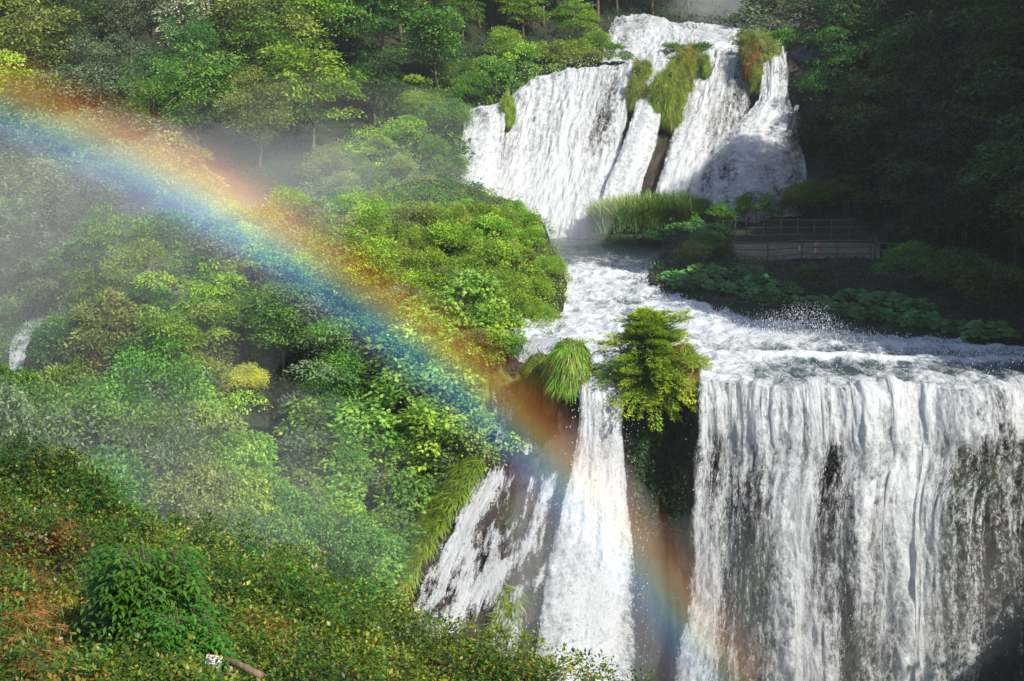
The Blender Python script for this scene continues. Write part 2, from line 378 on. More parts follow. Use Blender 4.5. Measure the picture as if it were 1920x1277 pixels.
PROTO = {}
def proto(key, L, cents, h, r, bark='bark', nb=9):
    PROTO[key] = (L.data('crown', M['mid']), trunk_data('trunk', h, r*.7, cents, M[bark], nb))
for k in range(3):
    L, c = crown(T_quad(.62), 3.9, 4.1, 6.3, 46, 1.3, 215, .34, .55, .25, .6, .4, .8, -.7); proto('broad%d' % k, L, c, 7.5, .22)
    L, c = crown(T_quad(.6), 3.8, 3.9, 6.3, 66, 1.15, 330, .21, .6, .22, .5, .5, .75, -.6); proto('fluff%d' % k, L, c, 7.5, .2)
    L, c = crown(T_quad(.55), 3.7, 4.6, 6.6, 58, 1.6, 165, .33, .20, .30, 1.2, .5, .7, -.8, 1.0); proto('tier%d' % k, L, c, 8.5, .2)
    L, c = crown(T_quad(.34), 3.5, 4.2, 6.2, 70, .95, 190, .27, 1.0, .1, .2, .45, .6, -.75, .5); proto('fine%d' % k, L, c, 7.5, .18, 'bark', 14)
for k in range(3):
    L, c = crown(T_quad(.6), 1.9, 1.7, 1.5, 38, .62, 150, .175, .7, .15, .5, .45, .48, -.35); proto('shrub%d' % k, L, c, 1.6, .07)
    L, c = crown(T_quad(.42), 1.7, 1.9, 1.7, 60, .48, 130, .14, 1.1, .05, .3, .4, .6, -.4, .4); proto('wisp%d' % k, L, c, 1.9, .05, 'bark', 10)
for k in range(2):
    L, c = crown(T_maple(), 2.7, 3.2, 4.2, 62, .85, 34, .42, .5, .3, 1.1, .4, .5, -.7, .7); proto('maple%d' % k, L, c, 5, .13)
    L, c = crown(T_quad(.5), 1.5, 3.6, 3.6, 70, .6, 120, .17, .9, .3, .3, .5, .55, -.95, .5); proto('climb%d' % k, L, c, 5.5, .08)
    L, c = crown(T_leaf(.5), .85, .62, .50, 40, .26, 55, .075, .8, .2, .5, .5, .6, -.3); proto('bramble%d' % k, L, c, .6, .02)

def ordn(i):
    w = 'first second third fourth fifth sixth seventh eighth ninth tenth eleventh twelfth thirteenth fourteenth fifteenth sixteenth seventeenth eighteenth nineteenth twentieth'.split()
    return w[i] if i < 20 else 'twenty-'+w[i-20]
TONE = {'deep': 'shade-darkened green', 'dark': 'dark green', 'mid': 'mid green', 'grey': 'grey-green', 'silver': 'silvery', 'bright': 'bright green', 'olive': 'olive green', 'yellow': 'yellow', 'maple': 'fresh green', 'moss': 'mossy green', 'conifer': 'yellow-tipped green', 'elder': 'glossy dark green', 'bramble': 'yellow-green', 'russet': 'russet', 'butter': 'deep green', 'reed': 'pale green'}
USED = []
def plant(kind, pos, s, tone, label, group=None, name=None, cat=None, sz=None, rot=None, tilt=0, sink=.0, bark=None):
    cd, td = PROTO[kind]
    tree = kind[:-1] in ('broad', 'tier', 'fine', 'maple', 'climb', 'fluff')
    name = name or {'broad': 'broadleaf_tree', 'fluff': 'broadleaf_tree', 'tier': 'hornbeam_tree', 'fine': 'willow_tree', 'maple': 'maple_tree', 'climb': 'climbing_vine', 'shrub': 'shrub', 'wisp': 'shrub', 'bramb': 'bramble_bush'}.get(kind[:-1], 'shrub' if 'bramble' not in kind else 'bramble_bush')
    cat = cat or ('tree' if tree and 'vine' not in name else 'vine' if 'vine' in name else 'shrub')
    e = link(name, None); e.location = (pos[0], pos[1], pos[2]-sink)
    e.rotation_euler = (random.uniform(-.06, .06)-tilt*0, random.uniform(-.06, .06)+tilt, rot if rot is not None else random.uniform(0, 6.28))
    e.scale = (s, s, sz or s*random.uniform(.9, 1.12))
    tag(e, label, cat, group)
    c = link('crown' if tree and 'vine' not in name else 'foliage', cd, e); c.material_slots[0].link = 'OBJECT'; c.material_slots[0].material = M[tone]
    t = link('trunk' if tree and 'vine' not in name else 'stem', td, e)
    return e
def inpoly(px, py, poly):
    px = np.asarray(px, float); py = np.asarray(py, float); r = np.zeros(px.shape, bool); n = len(poly)
    for i in range(n):
        x1, y1 = poly[i]; x2, y2 = poly[(i+1) % n]
        c = ((y1 > py) != (y2 > py)) & (px < (x2-x1)*(py-y1)/((y2-y1)+1e-12)+x1); r ^= c
    return r
def cover(name, surf, n, ls, mat, mask=None, per=14, cr_=.5, hh=.5, T=None, label=None, cat=None, upw=.6, view=True, nz=.25, ax=None):
    """ground cover nobody could count: leaf tufts on a surface"""
    p, nn = surf.sample(n, mask, view); T = T or T_quad(.6); L = Leaves(T)
    hgt = hh*(.25+1.1*sstep(fbm(p*nz, 3), .3, .7))*(.6+.6*R.random(n))
    k = per; c = np.repeat(p+nn*0+np.array([0, 0, 1.])*hgt[:, None]*.5+nn*hgt[:, None]*.5, k, 0); N2 = np.repeat(nn, k, 0)
    v = rdir(n*k); v = np.where(((v*N2).sum(1) < -.2)[:, None], -v, v)
    c = c+v*cr_*(.3+.7*R.random((n*k, 1)))
    nr = norm(N2*.5+v*.5+np.array([0, 0, upw])+rdir(n*k)*.5)
    axd = norm(v+rdir(n*k)*.5+np.array([0, 0, -.25])) if ax is None else norm(np.array(ax)+rdir(n*k)*.45+v*.3)
    L.add(c, axd, nr, ls*(.55+.8*R.random(n*k)), np.repeat(np.clip(fbm(p*nz*.6+4, 2)*1.2-.1+R.normal(size=n)*.12, 0, 1), k))
    o = link(name, L.data(name, M[mat])); tag(o, label, cat, None, 'stuff'); return o
# ================================================================ TERRAIN
def rows(*r): return [list(x) for x in r]
hill = Surf(rows(
 [(-700, -420, 330), (0, -420, 330), (400, -420, 330), (800, -420, 335), (1100, -400, 345), (1300, -400, 350), (1500, -400, 350), (1750, -400, 350)],
 [(-700, -120, 235), (0, -120, 238), (400, -120, 242), (800, -120, 250), (1100, -100, 268), (1300, -70, 290), (1500, -60, 290), (1750, -60, 290)],
 [(-700, 60, 200), (0, 60, 205), (400, 60, 209), (800, 50, 218), (1050, 20, 232), (1150, 0, 250), (1350, 0, 272), (1750, 0, 270)],
 [(-700, 240, 172), (0, 240, 178), (400, 230, 184), (780, 190, 194), (980, 120, 208), (1120, 55, 222), (1350, 50, 250), (1750, 50, 250)],
 [(-700, 420, 146), (0, 420, 150), (400, 390, 158), (740, 290, 176), (900, 190, 190), (1050, 135, 197), (1180, 118, 206), (1350, 112, 215)],
 [(-700, 600, 122), (0, 600, 125), (360, 470, 144), (640, 400, 160), (845, 300, 172), (935, 210, 190), (1080, 138, 199), (1190, 128, 206)],
 [(-700, 760, 104), (0, 700, 112), (340, 560, 132), (600, 480, 148), (840, 420, 162), (925, 300, 196), (1090, 200, 205), (1200, 190, 210)]),
 150, 130, amp=1.6, fr=.08, amp2=.4, fr2=.4)
hill.obj('hillside', M['soil'])
# rock of the upper fall
ucliff = Surf(rows(
 [(820, 225, 190), (900, 212, 196), (1000, 166, 201), (1100, 140, 205), (1200, 112, 207), (1300, 104, 207), (1400, 98, 207), (1480, 92, 206), (1560, 95, 204)],
 [(820, 262, 179), (900, 226, 185), (1000, 178, 190), (1100, 155, 192), (1200, 144, 192), (1300, 128, 192), (1400, 122, 191.5), (1480, 115, 190), (1560, 120, 188)],
 [(815, 310, 175), (890, 275, 180.5), (1000, 230, 184.5), (1100, 215, 187), (1200, 215, 186), (1300, 215, 186), (1400, 205, 186), (1480, 200, 185), (1560, 200, 183)],
 [(805, 370, 171), (880, 350, 175), (1000, 345, 178.5), (1100, 340, 180.5), (1200, 340, 179), (1300, 320, 178), (1400, 300, 177), (1490, 300, 176), (1570, 300, 175)],
 [(790, 450, 167), (860, 460, 167.5), (1000, 470, 169), (1100, 475, 170), (1200, 475, 170), (1300, 470, 169), (1400, 450, 168), (1500, 440, 167), (1600, 440, 165)],
 [(790, 560, 164), (860, 560, 165), (1000, 560, 166), (1100, 560, 166), (1200, 560, 166), (1300, 560, 165), (1400, 560, 164), (1500, 560, 163), (1600, 560, 161)]),
 150, 90, amp=.9, fr=.25, amp2=.55, fr2=.9, seed=4, aniso=.4)
ucliff.obj('cliff', M['rock'])
# mound and left wooded spur (one landform)
cp = [-420, -60, 60, 140, 300, 450, 560, 680, 830, 950, 1020, 1056]
cy = [700, 610, 580, 532, 448, 436, 408, 372, 350, 380, 436, 545]
cY = [112, 121, 124, 127, 130, 132, 134, 137, 140, 142, 138, 124]
by = [1180, 1150, 1150, 1150, 1170, 1180, 1190, 1170, 1020, 800, 705, 628]
bY = [78, 80, 82, 84, 85, 85, 84, 84, 91, 98, 104, 112]
g = [0, .10, .36, .66, 1.0]; gy = [0, .07, .30, .62, 1.0]
rr = [[(a-6, b+60, c+26) for a, b, c in zip(cp, cy, cY)], [(a-2, b+10, c+9) for a, b, c in zip(cp, cy, cY)]]
for q, y in zip(g, gy):
    rr.append([(a, b+(b2-b)*y, c+(c2-c)*(q**.8)) for a, b, c, b2, c2 in zip(cp, cy, cY, by, bY)])
rr.append([(a-10, b2+170, c2-1) for a, b2, c2 in zip(cp, by, bY)])
mound = Surf(rr, 210, 170, amp=1.3, fr=.12, amp2=.5, fr2=.5, seed=8)
mound.obj('terrain', M['soil']); mound.lo = 50
# gorge wall under the lips, tufa
gc = [560, 700, 860, 960, 1050, 1130, 1180, 1240, 1300, 1500, 1750, 2000, 2300, 2600]
gt = [800, 760, 700, 690, 722, 728, 728, 705, 730, 748, 752, 742, 742, 745]
gY = [100, 100, 101, 100, 95.0, 93.6, 94.0, 95.0, 93.4, 92.6, 92.2, 92.0, 91.5, 90]
wall = Surf(rows([(a, b-16, c+3) for a, b, c in zip(gc, gt, gY)], [(a, b+6, c+.2) for a, b, c in zip(gc, gt, gY)],
 [(a, 850, c-(.8 if a > 1100 else 3.2)) for a, b, c in zip(gc, gt, gY)],
 [(a, 1000, min(c-1.0, 94.6)) for a, b, c in zip(gc, gt, gY)],
 [(a, 1250, min(c-1.3, 93.8)) for a, b, c in zip(gc, gt, gY)],
 [(a, 1500, min(c-1.5, 93)) for a, b, c in zip(gc, gt, gY)],
 [(a, 1900, min(c-3, 91)) for a, b, c in zip(gc, gt, gY)]), 330, 200, amp=1.15, fr=.35, amp2=.45, fr2=1.3, seed=14, aniso=.35)
wall.obj('cliff', M['rockdark'])
# sloping tufa apron left of the middle fall
def apY(px, py): return 93.4-(py-850)*.0275+(px-950)*.004
def aprow(py, x0, x1): return [(x, py+(abs((x-x0)/(x1-x0)-.55)*0), apY(x, py)+(1.3 if k in (0,) else 0)) for k, x in enumerate(np.linspace(x0, x1, 9))]
apron = Surf(rows([(x, 790, 99.5) for x in np.linspace(880, 1075, 9)], [(x, 838, 95.6) for x in np.linspace(870, 1075, 9)], aprow(900, 850, 1085), aprow(980, 800, 1100), aprow(1060, 760, 1110), aprow(1150, 690, 1120), aprow(1260, 660, 1130), aprow(1400, 640, 1140)),
 150, 140, amp=.95, fr=.45, amp2=.3, fr2=1.6, seed=21)
apron.obj('rock', M['rock'])
# right bank rising from the river to the viewing terrace
bx = [1118, 1160, 1215, 1255, 1212, 1260, 1330, 1430, 1560, 1700, 1860, 2050, 2400]
byy = [449, 452, 455, 463, 522, 556, 580, 600, 618, 636, 655, 672, 705]
bYY = [166.5, 164.5, 163, 158.5, 136, 126.5, 120.5, 115.5, 111.5, 108, 104.5, 101.5, 97]
def wz(p, dz): q = P(*p); q[..., 2] += dz; return q
row0 = [wz((a, b, c), -1.2) for a, b, c in zip(bx, byy, bYY)]
row1 = [wz((a+(3 if a < 1250 else 0), b, c), .35)+np.array([.3, .4, 0]) for a, b, c in zip(bx, byy, bYY)]
row2 = [P(*p) for p in [(1127, 436, 169), (1175, 436, 168), (1240, 436, 167), (1290, 445, 160), (1280, 480, 147), (1330, 505, 138), (1385, 515, 135), (1450, 520, 133), (1560, 525, 131), (1690, 530, 128), (1860, 545, 122), (2050, 560, 118), (2400, 600, 110)]]
row3 = [P(*p) for p in [(1130, 424, 171), (1180, 424, 171), (1260, 424, 171), (1330, 430, 165), (1345, 452, 154), (1365, 487, 142), (1400, 489, 141.5), (1470, 488, 141.5), (1560, 486, 141.5), (1680, 490, 140), (1860, 500, 134), (2050, 500, 128), (2400, 500, 120)]]
row4 = [P(*p) for p in [(1135, 412, 173), (1190, 412, 174), (1280, 410, 175), (1360, 416, 172), (1372, 436, 162), (1385, 462, 151), (1420, 463, 150.5), (1480, 463, 150.5), (1570, 462, 150.5), (1680, 462, 149), (1860, 400, 146), (2050, 330, 142), (2400, 200, 135)]]
row5 = [P(*p) for p in [(1140, 430, 175), (1200, 425, 177), (1300, 425, 178), (1390, 420, 176), (1410, 425, 170), (1420, 420, 166), (1450, 415, 166), (1500, 412, 167), (1590, 400, 166), (1700, 330, 162), (1880, 200, 158), (2080, 60, 158), (2450, -150, 158)]]
row6 = [P(*p) for p in [(1140, 480, 177), (1200, 480, 179), (1300, 480, 181), (1400, 470, 180), (1460, 430, 178), (1490, 400, 178), (1515, 330, 182), (1530, 260, 183), (1620, 200, 183), (1740, 80, 182), (1920, -60, 182), (2100, -220, 182), (2500, -420, 182)]]
row7 = [P(*p) for p in [(1140, 520, 179), (1200, 520, 181), (1300, 520, 183), (1400, 500, 186), (1480, 420, 186), (1525, 330, 186), (1560, 170, 190), (1600, 60, 194), (1690, -60, 200), (1800, -200, 205), (1980, -340, 210), (2200, -520, 210), (2600, -650, 210)]]
bank = Surf([row0, row1, row2, row3, row4, row5, row6, row7], 260, 170, world=True, amp=.35, fr=.3, amp2=.12, fr2=1.2, seed=31)
bank.obj('terrain', M['soil'])
# unseen gorge side added right of frame; crest shaped to shade the right bank
crest = [(40, -22), (55, -13), (62, -24), (67, -24), (73, -23), (80, -22), (87, -20), (91, -8), (94, 4), (98, 12), (112, 16), (131, 22), (150, 25), (175, 32), (210, 40), (260, 54)]
rg = []
for dx, dz, base in ((-1.5, 0, 1), (0.5, -7, 0), (3.0, -2.0, 0), (10, 6, 0), (30, 26, 0), (80, 60, 0)):
    row = []
    for Y, z in crest:
        X = .345*Y+2.5
        row.append((X+dx*(1 if base else .9), Y, (-52 if Y < 96 else -18) if base else z+(dz*float(sstep(Y, 86, 112)) if dz > 0 else dz)))
    rg.append(row)
shade_ridge = Surf(rg, 150, 60, world=True, amp=1.5, fr=.12, amp2=.5, fr2=.5, seed=41)
shade_ridge.obj('hillside', M['soil'])  # shares its name with the far slope, but added to cast shade
# valley floor under the left trees, the near slope and the wide ground sheet
vg = []
for Y, zb in ((26, -13), (40, -21), (58, -26.5), (70, -27.5), (82, -24.5), (92, -22)):
    vg.append([(X, Y, zb+(abs(X+14)/46)**2*9 if X < -14 else zb-(X+14)*.6) for X in (-90, -60, -40, -25, -14, -6, 2, 10)])
valley = Surf(vg, 90, 70, world=True, amp=1.2, fr=.12, amp2=.3, fr2=.6, seed=51)
valley.obj('ground', M['soil'])
fx = [-500, -150, 0, 130, 210, 260, 330, 430, 560, 650, 760, 900, 1010, 1130, 1400]
fyc = [885, 912, 925, 955, 1022, 1090, 1108, 1100, 1150, 1180, 1275, 1300, 1335, 1385, 1540]
fYc = [26, 25, 24.5, 24, 23.5, 23, 23, 24, 24, 24, 23, 22, 21.5, 21, 20]
fyb = [1277]*15
r0 = [(a, b+70, c+9) for a, b, c in zip(fx, fyc, fYc)]
rb = [(a, b+16, c+3) for a, b, c in zip(fx, fyc, fYc)]
r1 = [(a, b, c) for a, b, c in zip(fx, fyc, fYc)]
def low(a, c): return c-9.0+(a-300)*.0042 if a < 1000 else c-4
r2 = [(a, b+(1330-b)*.5 if b < 1300 else b+120, c-(c-low(a, c))*.45) for a, b, c in zip(fx, fyc, fYc)]
r3 = [(a, max(1340, b+240), low(a, c)) for a, b, c in zip(fx, fyc, fYc)]
fW = [[P(*p) for p in r] for r in (r0, rb, r1, r2, r3)]
fW.append([q+np.array([0, -7.5, 2.2]) for q in fW[-1]])
fore = Surf(fW, 150, 110, world=True, amp=.22, fr=.5, amp2=.08, fr2=2, seed=61)
fore.obj('slope', M['slopesoil']); fore.lo = 40
e = 900; gp = mesh('ground', [(-e, -300, -54), (e, -300, -54), (e, 1500, -54), (-e, 1500, -54)], [np.array([(0, 1, 2, 3)])], [M['soil']]); tag(link('ground', gp), kind='structure')

# ================================================================ WATER
zY = lambda Y: np.interp(Y, [88, 91, 93, 100, 115, 131, 150, 158, 176], [-17.8, -17.38, -17.15, -16.95, -16.7, -16.4, -15.95, -15.9, -15.7])
lipY = lambda X: 91.9+2.1*(fbm(np.stack([np.asarray(X)*.22, 0*X, 0*X+5.5], -1), 3)-.5)*2*sstep(X, 8, 12)-.6*sstep(X, 8, 11)-1.7*sstep(X, 11, 16)*sstep(X, 30, 24)
def river():
    nv, nu = 560, 420
    Y = np.linspace(92.7, 177, nv)[:, None]*np.ones((1, nu))
    xl = np.interp(Y, [91, 93, 100, 106, 110, 125, 140, 177], [3.9, 3.8, 2.4, .4, -.5, -1, -2, -7])
    xr = np.interp(Y, [91, 115, 140, 177], [42, 46, 34, 34])
    X = xl+(xr-xl)*np.linspace(0, 1, nu)[None]**1.15
    Y0 = lipY(X[0])+.75; Y = Y0[None]+(177-Y0[None])*((Y-92.7)/(177-92.7)); p = np.stack([X, Y, zY(Y)], -1)
    px, py = proj(p)
    t = sstep(Y, 152, 138)
    w = np.stack([X*.35, Y*.22, 0*X], -1); w2 = np.stack([X*1.3, Y*.8, 0*X+3], -1)
    h = (1-2*abs(fbm(w, 4)-.5))**2*1.0*t*.38+(fbm(w2, 3)-.5)*(.28+.30*t)+(fbm(np.stack([X*.12, Y*.35, 0*X+8], -1), 3)-.5)*.5*t
    calm = sstep(px, 1330, 1500)*sstep(Y, 91, 96)*sstep(Y, 122, 108)
    h = h*(1-.45*calm)
    # standing crests that run across the wide basin
    h += .35*np.exp(-((Y-(100-.10*(X-20)))/.9)**2)*sstep(X, 12, 18)+.3*np.exp(-((Y-(104.5-.16*(X-20)))/1.0)**2)*sstep(X, 14, 20)
    h *= sstep(Y, 92.5, 94.5)*.9+.1
    p[..., 2] += h-.12
    foam = .22+.34*t-.30*sstep(Y, 150, 160)+.45*sstep(h, .0, .6)
    foam += .12*sstep(px, 1240, 1120)*t
    foam -= .22*np.exp(-((py-690)/34)**2)*sstep(px, 1330, 1480)+.05*calm
    foam += .45*np.exp(-((Y-(100-.10*(X-20)))/.8)**2)*sstep(X, 12, 18)+.5*sstep(Y, 106+(-.1)*(X-20), 110-.1*(X-20))*sstep(X, 10, 14)*sstep(Y, 130, 120)
    foam -= .38*np.exp(-(((px-1175)/70)**2+((py-570)/26)**2))
    me = mesh('river', p.reshape(-1, 3), [gridfaces(nv, nu)], [M['river']], True, {'foam': foam.ravel()})
    tag(link('river', me), kind='structure'); return p, h
RV, RH = river()
def fall(name, ctrl, nu, nv, mats, label=None, offs=(0, .55), amp=.35, fr=.45, edge=.06, seed=0, topfade=0.0, botfade=0.0, world=False):
    """water falling over a cliff, built as one mesh of layered curtains a little apart; ctrl = rows of (px,py,Y,density)"""
    Vs = []; Fs = []; UV = []; D = []; E = []; MI = []; n = 0
    for li, of in enumerate(offs):
        s = Surf(ctrl, nu, nv, seed=seed+li*5, world=world)
        u = np.linspace(0, 1, nu)[None]*np.ones((nv, 1)); v = np.linspace(0, 1, nv)[:, None]*np.ones((1, nu))
        W = np.linalg.norm(np.diff(s.p, axis=1), axis=-1).sum(1).mean(); H = np.concatenate([[0], np.cumsum(np.linalg.norm(np.diff(s.p, axis=0), axis=-1).mean(1))])
        um = u*W; vm = H[:, None]*np.ones((1, nu))
        q = np.stack([um*fr, vm*.05, 0*um+seed+li*3.3], -1)
        d = (fbm(q, 4, .55)-.45)*2*amp+(fbm(np.stack([um*2.2, vm*.7, 0*um+li], -1), 3)-.5)*amp*.7
        ramp_ = sstep(v, 0, .2 if world else .12)
        s.p = s.p+s.n*(d*(.12+.88*ramp_)+of*(.25+.75*ramp_))[..., None]
        nz_ = fbm(np.stack([vm*.35, 0*um+seed, u*0+li], -1), 3)
        ed = np.minimum(sstep(u, 0, edge*(.3+1.6*nz_)), sstep(1-u, 0, edge*(.3+1.6*nz_[::-1])))
        if topfade: ed = ed*sstep(v, 0, topfade)
        if botfade: ed = ed*sstep(1-v, 0, botfade)
        Vs.append(s.p.reshape(-1, 3)); Fs.append(gridfaces(nv, nu, n)); n += nu*nv
        UV.append(np.stack([um.ravel(), vm.ravel()], -1)); D.append((s.ex-(.12 if li else 0)).ravel()); E.append(ed.ravel()); MI.append(np.full((nv-1)*(nu-1), li % len(mats)))
    me = mesh(name, np.concatenate(Vs), [np.concatenate(Fs)], mats, True, {'dens': np.concatenate(D), 'edge': np.concatenate(E)}, np.concatenate(UV), np.concatenate(MI))
    o = link(name, me); tag(o, label, None, None, 'structure'); return s
DF = {}
def grid4(xs, ys, Yf, dens):
    return [[(x+(0), y, Yf(x, y), dens[j][i]) for i, x in enumerate(xs)] for j, y in enumerate(ys)]
# lower right fall
xs = [1296, 1340, 1385, 1435, 1490, 1545, 1590, 1650, 1720, 1780, 1850, 1930, 2100, 2400]
yr = [708, 738, 800, 880, 960, 1060, 1160, 1277, 1480]
Yr = [93.6, 91.3, 90.7, 90.2, 89.9, 89.6, 89.3, 89.0, 88.6]
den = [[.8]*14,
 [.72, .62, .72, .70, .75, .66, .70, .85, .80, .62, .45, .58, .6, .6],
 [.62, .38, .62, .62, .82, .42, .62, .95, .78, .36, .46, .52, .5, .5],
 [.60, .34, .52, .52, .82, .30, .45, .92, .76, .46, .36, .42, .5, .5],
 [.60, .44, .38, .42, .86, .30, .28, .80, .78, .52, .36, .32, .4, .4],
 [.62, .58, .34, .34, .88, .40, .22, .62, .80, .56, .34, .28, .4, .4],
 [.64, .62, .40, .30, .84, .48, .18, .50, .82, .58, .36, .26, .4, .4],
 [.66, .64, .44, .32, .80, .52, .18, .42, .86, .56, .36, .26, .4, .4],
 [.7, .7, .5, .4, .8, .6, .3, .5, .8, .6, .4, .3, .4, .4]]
splay = {0: 0, 738: 2, 800: 0, 880: -3, 960: -6, 1060: -10, 1160: -22, 1277: -45, 1480: -90}
low = [[(x+(splay.get(y, 0)*max(0, 1-(i/3))), y, Y, den[j][i]) for i, x in enumerate(xs)] for j, (y, Y) in enumerate(zip(yr, Yr))]
def build_low():
    lw = []; xs_d = np.interp(np.linspace(0, len(xs)-1, 44), range(len(xs)), xs); den_d = lambda j: np.interp(xs_d, xs, [q+.06-(.14 if q < .5 else 0)-(.13 if i > 8 and j > 2 else 0) for i, q in enumerate(den[j])])  # low right water thinned so that it darkens as if shaded
    X = (xs_d-960)/F*92.2/(FW[1]); lY = lipY(X); zr = zY(lY+.6)
    for dy, dz, j in ((2.0, .16, 0), (.9, .10, 0), (.1, -.12, 1), (-.45, -.75, 1), (-.85, -1.9, 1), (-1.1, -3.4, 3)):
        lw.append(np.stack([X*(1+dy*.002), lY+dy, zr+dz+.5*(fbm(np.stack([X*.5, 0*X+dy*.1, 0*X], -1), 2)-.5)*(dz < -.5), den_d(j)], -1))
    for j in range(4, len(yr)):
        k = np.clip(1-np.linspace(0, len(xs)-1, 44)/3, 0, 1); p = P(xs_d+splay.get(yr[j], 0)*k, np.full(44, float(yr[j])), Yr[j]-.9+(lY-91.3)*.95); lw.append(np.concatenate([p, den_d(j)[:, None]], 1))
    return np.array(lw)
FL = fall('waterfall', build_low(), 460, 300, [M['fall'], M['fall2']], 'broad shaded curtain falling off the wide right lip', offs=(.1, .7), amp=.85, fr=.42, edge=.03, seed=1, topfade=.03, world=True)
# middle sunlit fall
mid = rows([(1086, 706, 94.3, .9), (1110, 706, 94.3, 1.), (1140, 706, 94.3, 1.), (1172, 706, 94.3, .9)],
 [(1086, 738, 92.2, .85), (1110, 738, 92, 1.), (1142, 738, 92, 1.), (1170, 738, 92.2, .8)],
 [(1086, 800, 91.2, .75), (1112, 800, 91, .95), (1145, 800, 91, .9), (1168, 800, 91.2, .6)],
 [(1072, 880, 90.6, .66), (1104, 880, 90.4, .98), (1140, 880, 90.4, .95), (1174, 880, 90.6, .58)],
 [(1046, 970, 89, .66), (1098, 970, 88.8, 1.05), (1140, 970, 88.8, .98), (1182, 970, 89, .52)],
 [(1020, 1070, 86.6, .68), (1088, 1070, 86.6, 1.05), (1136, 1070, 87, 1.), (1192, 1070, 87.6, .5)],
 [(1000, 1180, 83.6, .7), (1075, 1180, 84, 1.05), (1130, 1180, 84.6, 1.), (1192, 1180, 85.6, .42)],
 [(990, 1300, 80.6, .62), (1060, 1300, 81, 1.05), (1125, 1300, 82, 1.), (1198, 1300, 83.4, .45)],
 [(960, 1480, 77, .6), (1050, 1480, 77.5, 1.), (1120, 1480, 78.5, 1.), (1205, 1480, 80, .5)])
FM = fall('waterfall', mid, 110, 260, [M['fall'], M['fall2']], 'narrow sunlit white column plunging between the tufted rock and the leaning tree', offs=(0, .5), amp=.55, fr=.7, edge=.10, seed=3, topfade=.02)
# thin cascade beside the tussock rock
FT = fall('waterfall', rows([(985, 640, 106, .6), (1010, 636, 106, .8), (1035, 634, 106, .8), (1060, 632, 106, .8)], [(966, 654, 103.3, .5), (990, 650, 103, .62), (1018, 648, 102.6, .62), (1050, 646, 102, .6)],
 [(962, 690, 102.2, .42), (980, 694, 102, .52), (1002, 690, 101.4, .45), (1022, 684, 100.5, .3)], [(966, 730, 101.5, .34), (980, 732, 101.2, .4), (996, 726, 100.8, .3), (1010, 716, 100, .2)],
 [(972, 790, 100.8, .15), (984, 790, 100.6, .2), (996, 786, 100.3, .15), (1006, 780, 99.6, .1)]), 60, 70, [M['veil']], 'thin lacy trickle over the brown rim left of the grass tussock', offs=(.1,), amp=.1, edge=.12, seed=7)
def segd(x, y, L_):
    d = 1e9
    for (x1, y1), (x2, y2) in zip(L_[:-1], L_[1:]):
        t = max(0, min(1, ((x-x1)*(x2-x1)+(y-y1)*(y2-y1))/((x2-x1)**2+(y2-y1)**2))); d = min(d, math.hypot(x-x1-t*(x2-x1), y-y1-t*(y2-y1)))
    return d
AS = [([(955, 860), (900, 950), (862, 1010), (815, 1075), (770, 1150), (740, 1240)], 20, 34, .62), ([(1045, 880), (1015, 960), (1000, 1010), (950, 1065), (880, 1125), (830, 1190), (800, 1260)], 12, 24, .62), ([(1070, 900), (1075, 980), (1020, 1080), (960, 1120)], 14, 10, .34), ([(925, 990), (925, 1050), (900, 1100), (840, 1150)], 8, 10, .3), ([(1000, 900), (985, 960), (940, 1020)], 8, 8, .28), ([(870, 990), (880, 1060), (862, 1130), (830, 1200)], 10, 20, .4), ([(1000, 855), (940, 900)], 26, 26, .35)]
g_ = []
for j in range(30):
    y = 852+j*15; f_ = (y-850)/420; r_ = []
    for i in range(34):
        x0 = 900-f_*200; x1 = 1092+f_*20; x = x0+(x1-x0)*i/33; d = .10
        for L_, w0, w1, k_ in AS: d = max(d, .10+1.15*k_*math.exp(-(segd(x, y, L_)/(w0+(w1-w0)*f_))**2))
        r_.append((x, y, apY(x, y)-.62-.2*f_, d))
    g_.append(r_)
fall('waterfall', g_, 170, 200, [M['veil'], M['veil']], 'lacy white streams spreading over the sloping tufa apron', offs=(0, .22), amp=.25, fr=.8, edge=.05, seed=9, topfade=.12)
# small fall far left
def mY(x, y): return mound.find(x, y)[0][1]-.9
fall('waterfall', [[(x, y, mY(x, y), d) for x, d in zip((a, (a+b)/2, b), (.7, .95, .7))] for a, b, y in ((62, 92, 596), (36, 84, 618), (20, 62, 644), (16, 48, 672), (20, 44, 710))], 40, 60, [M['fall']], 'small white chute half hidden by trees at the left edge', offs=(.2,), amp=.2, edge=.12, seed=15)
fall('waterfall', [[(x, y, Y, d) for x, d in ((905, .10), (950, .2), (1000, .26), (1060, .22))] for y, Y in ((705, 99.5), (760, 97.2), (810, 95.6), (880, 93.6))], 60, 70, [M['veil']], 'fine dripping threads over the brown alcove', offs=(.0,), amp=.15, fr=.9, edge=.2, seed=45)
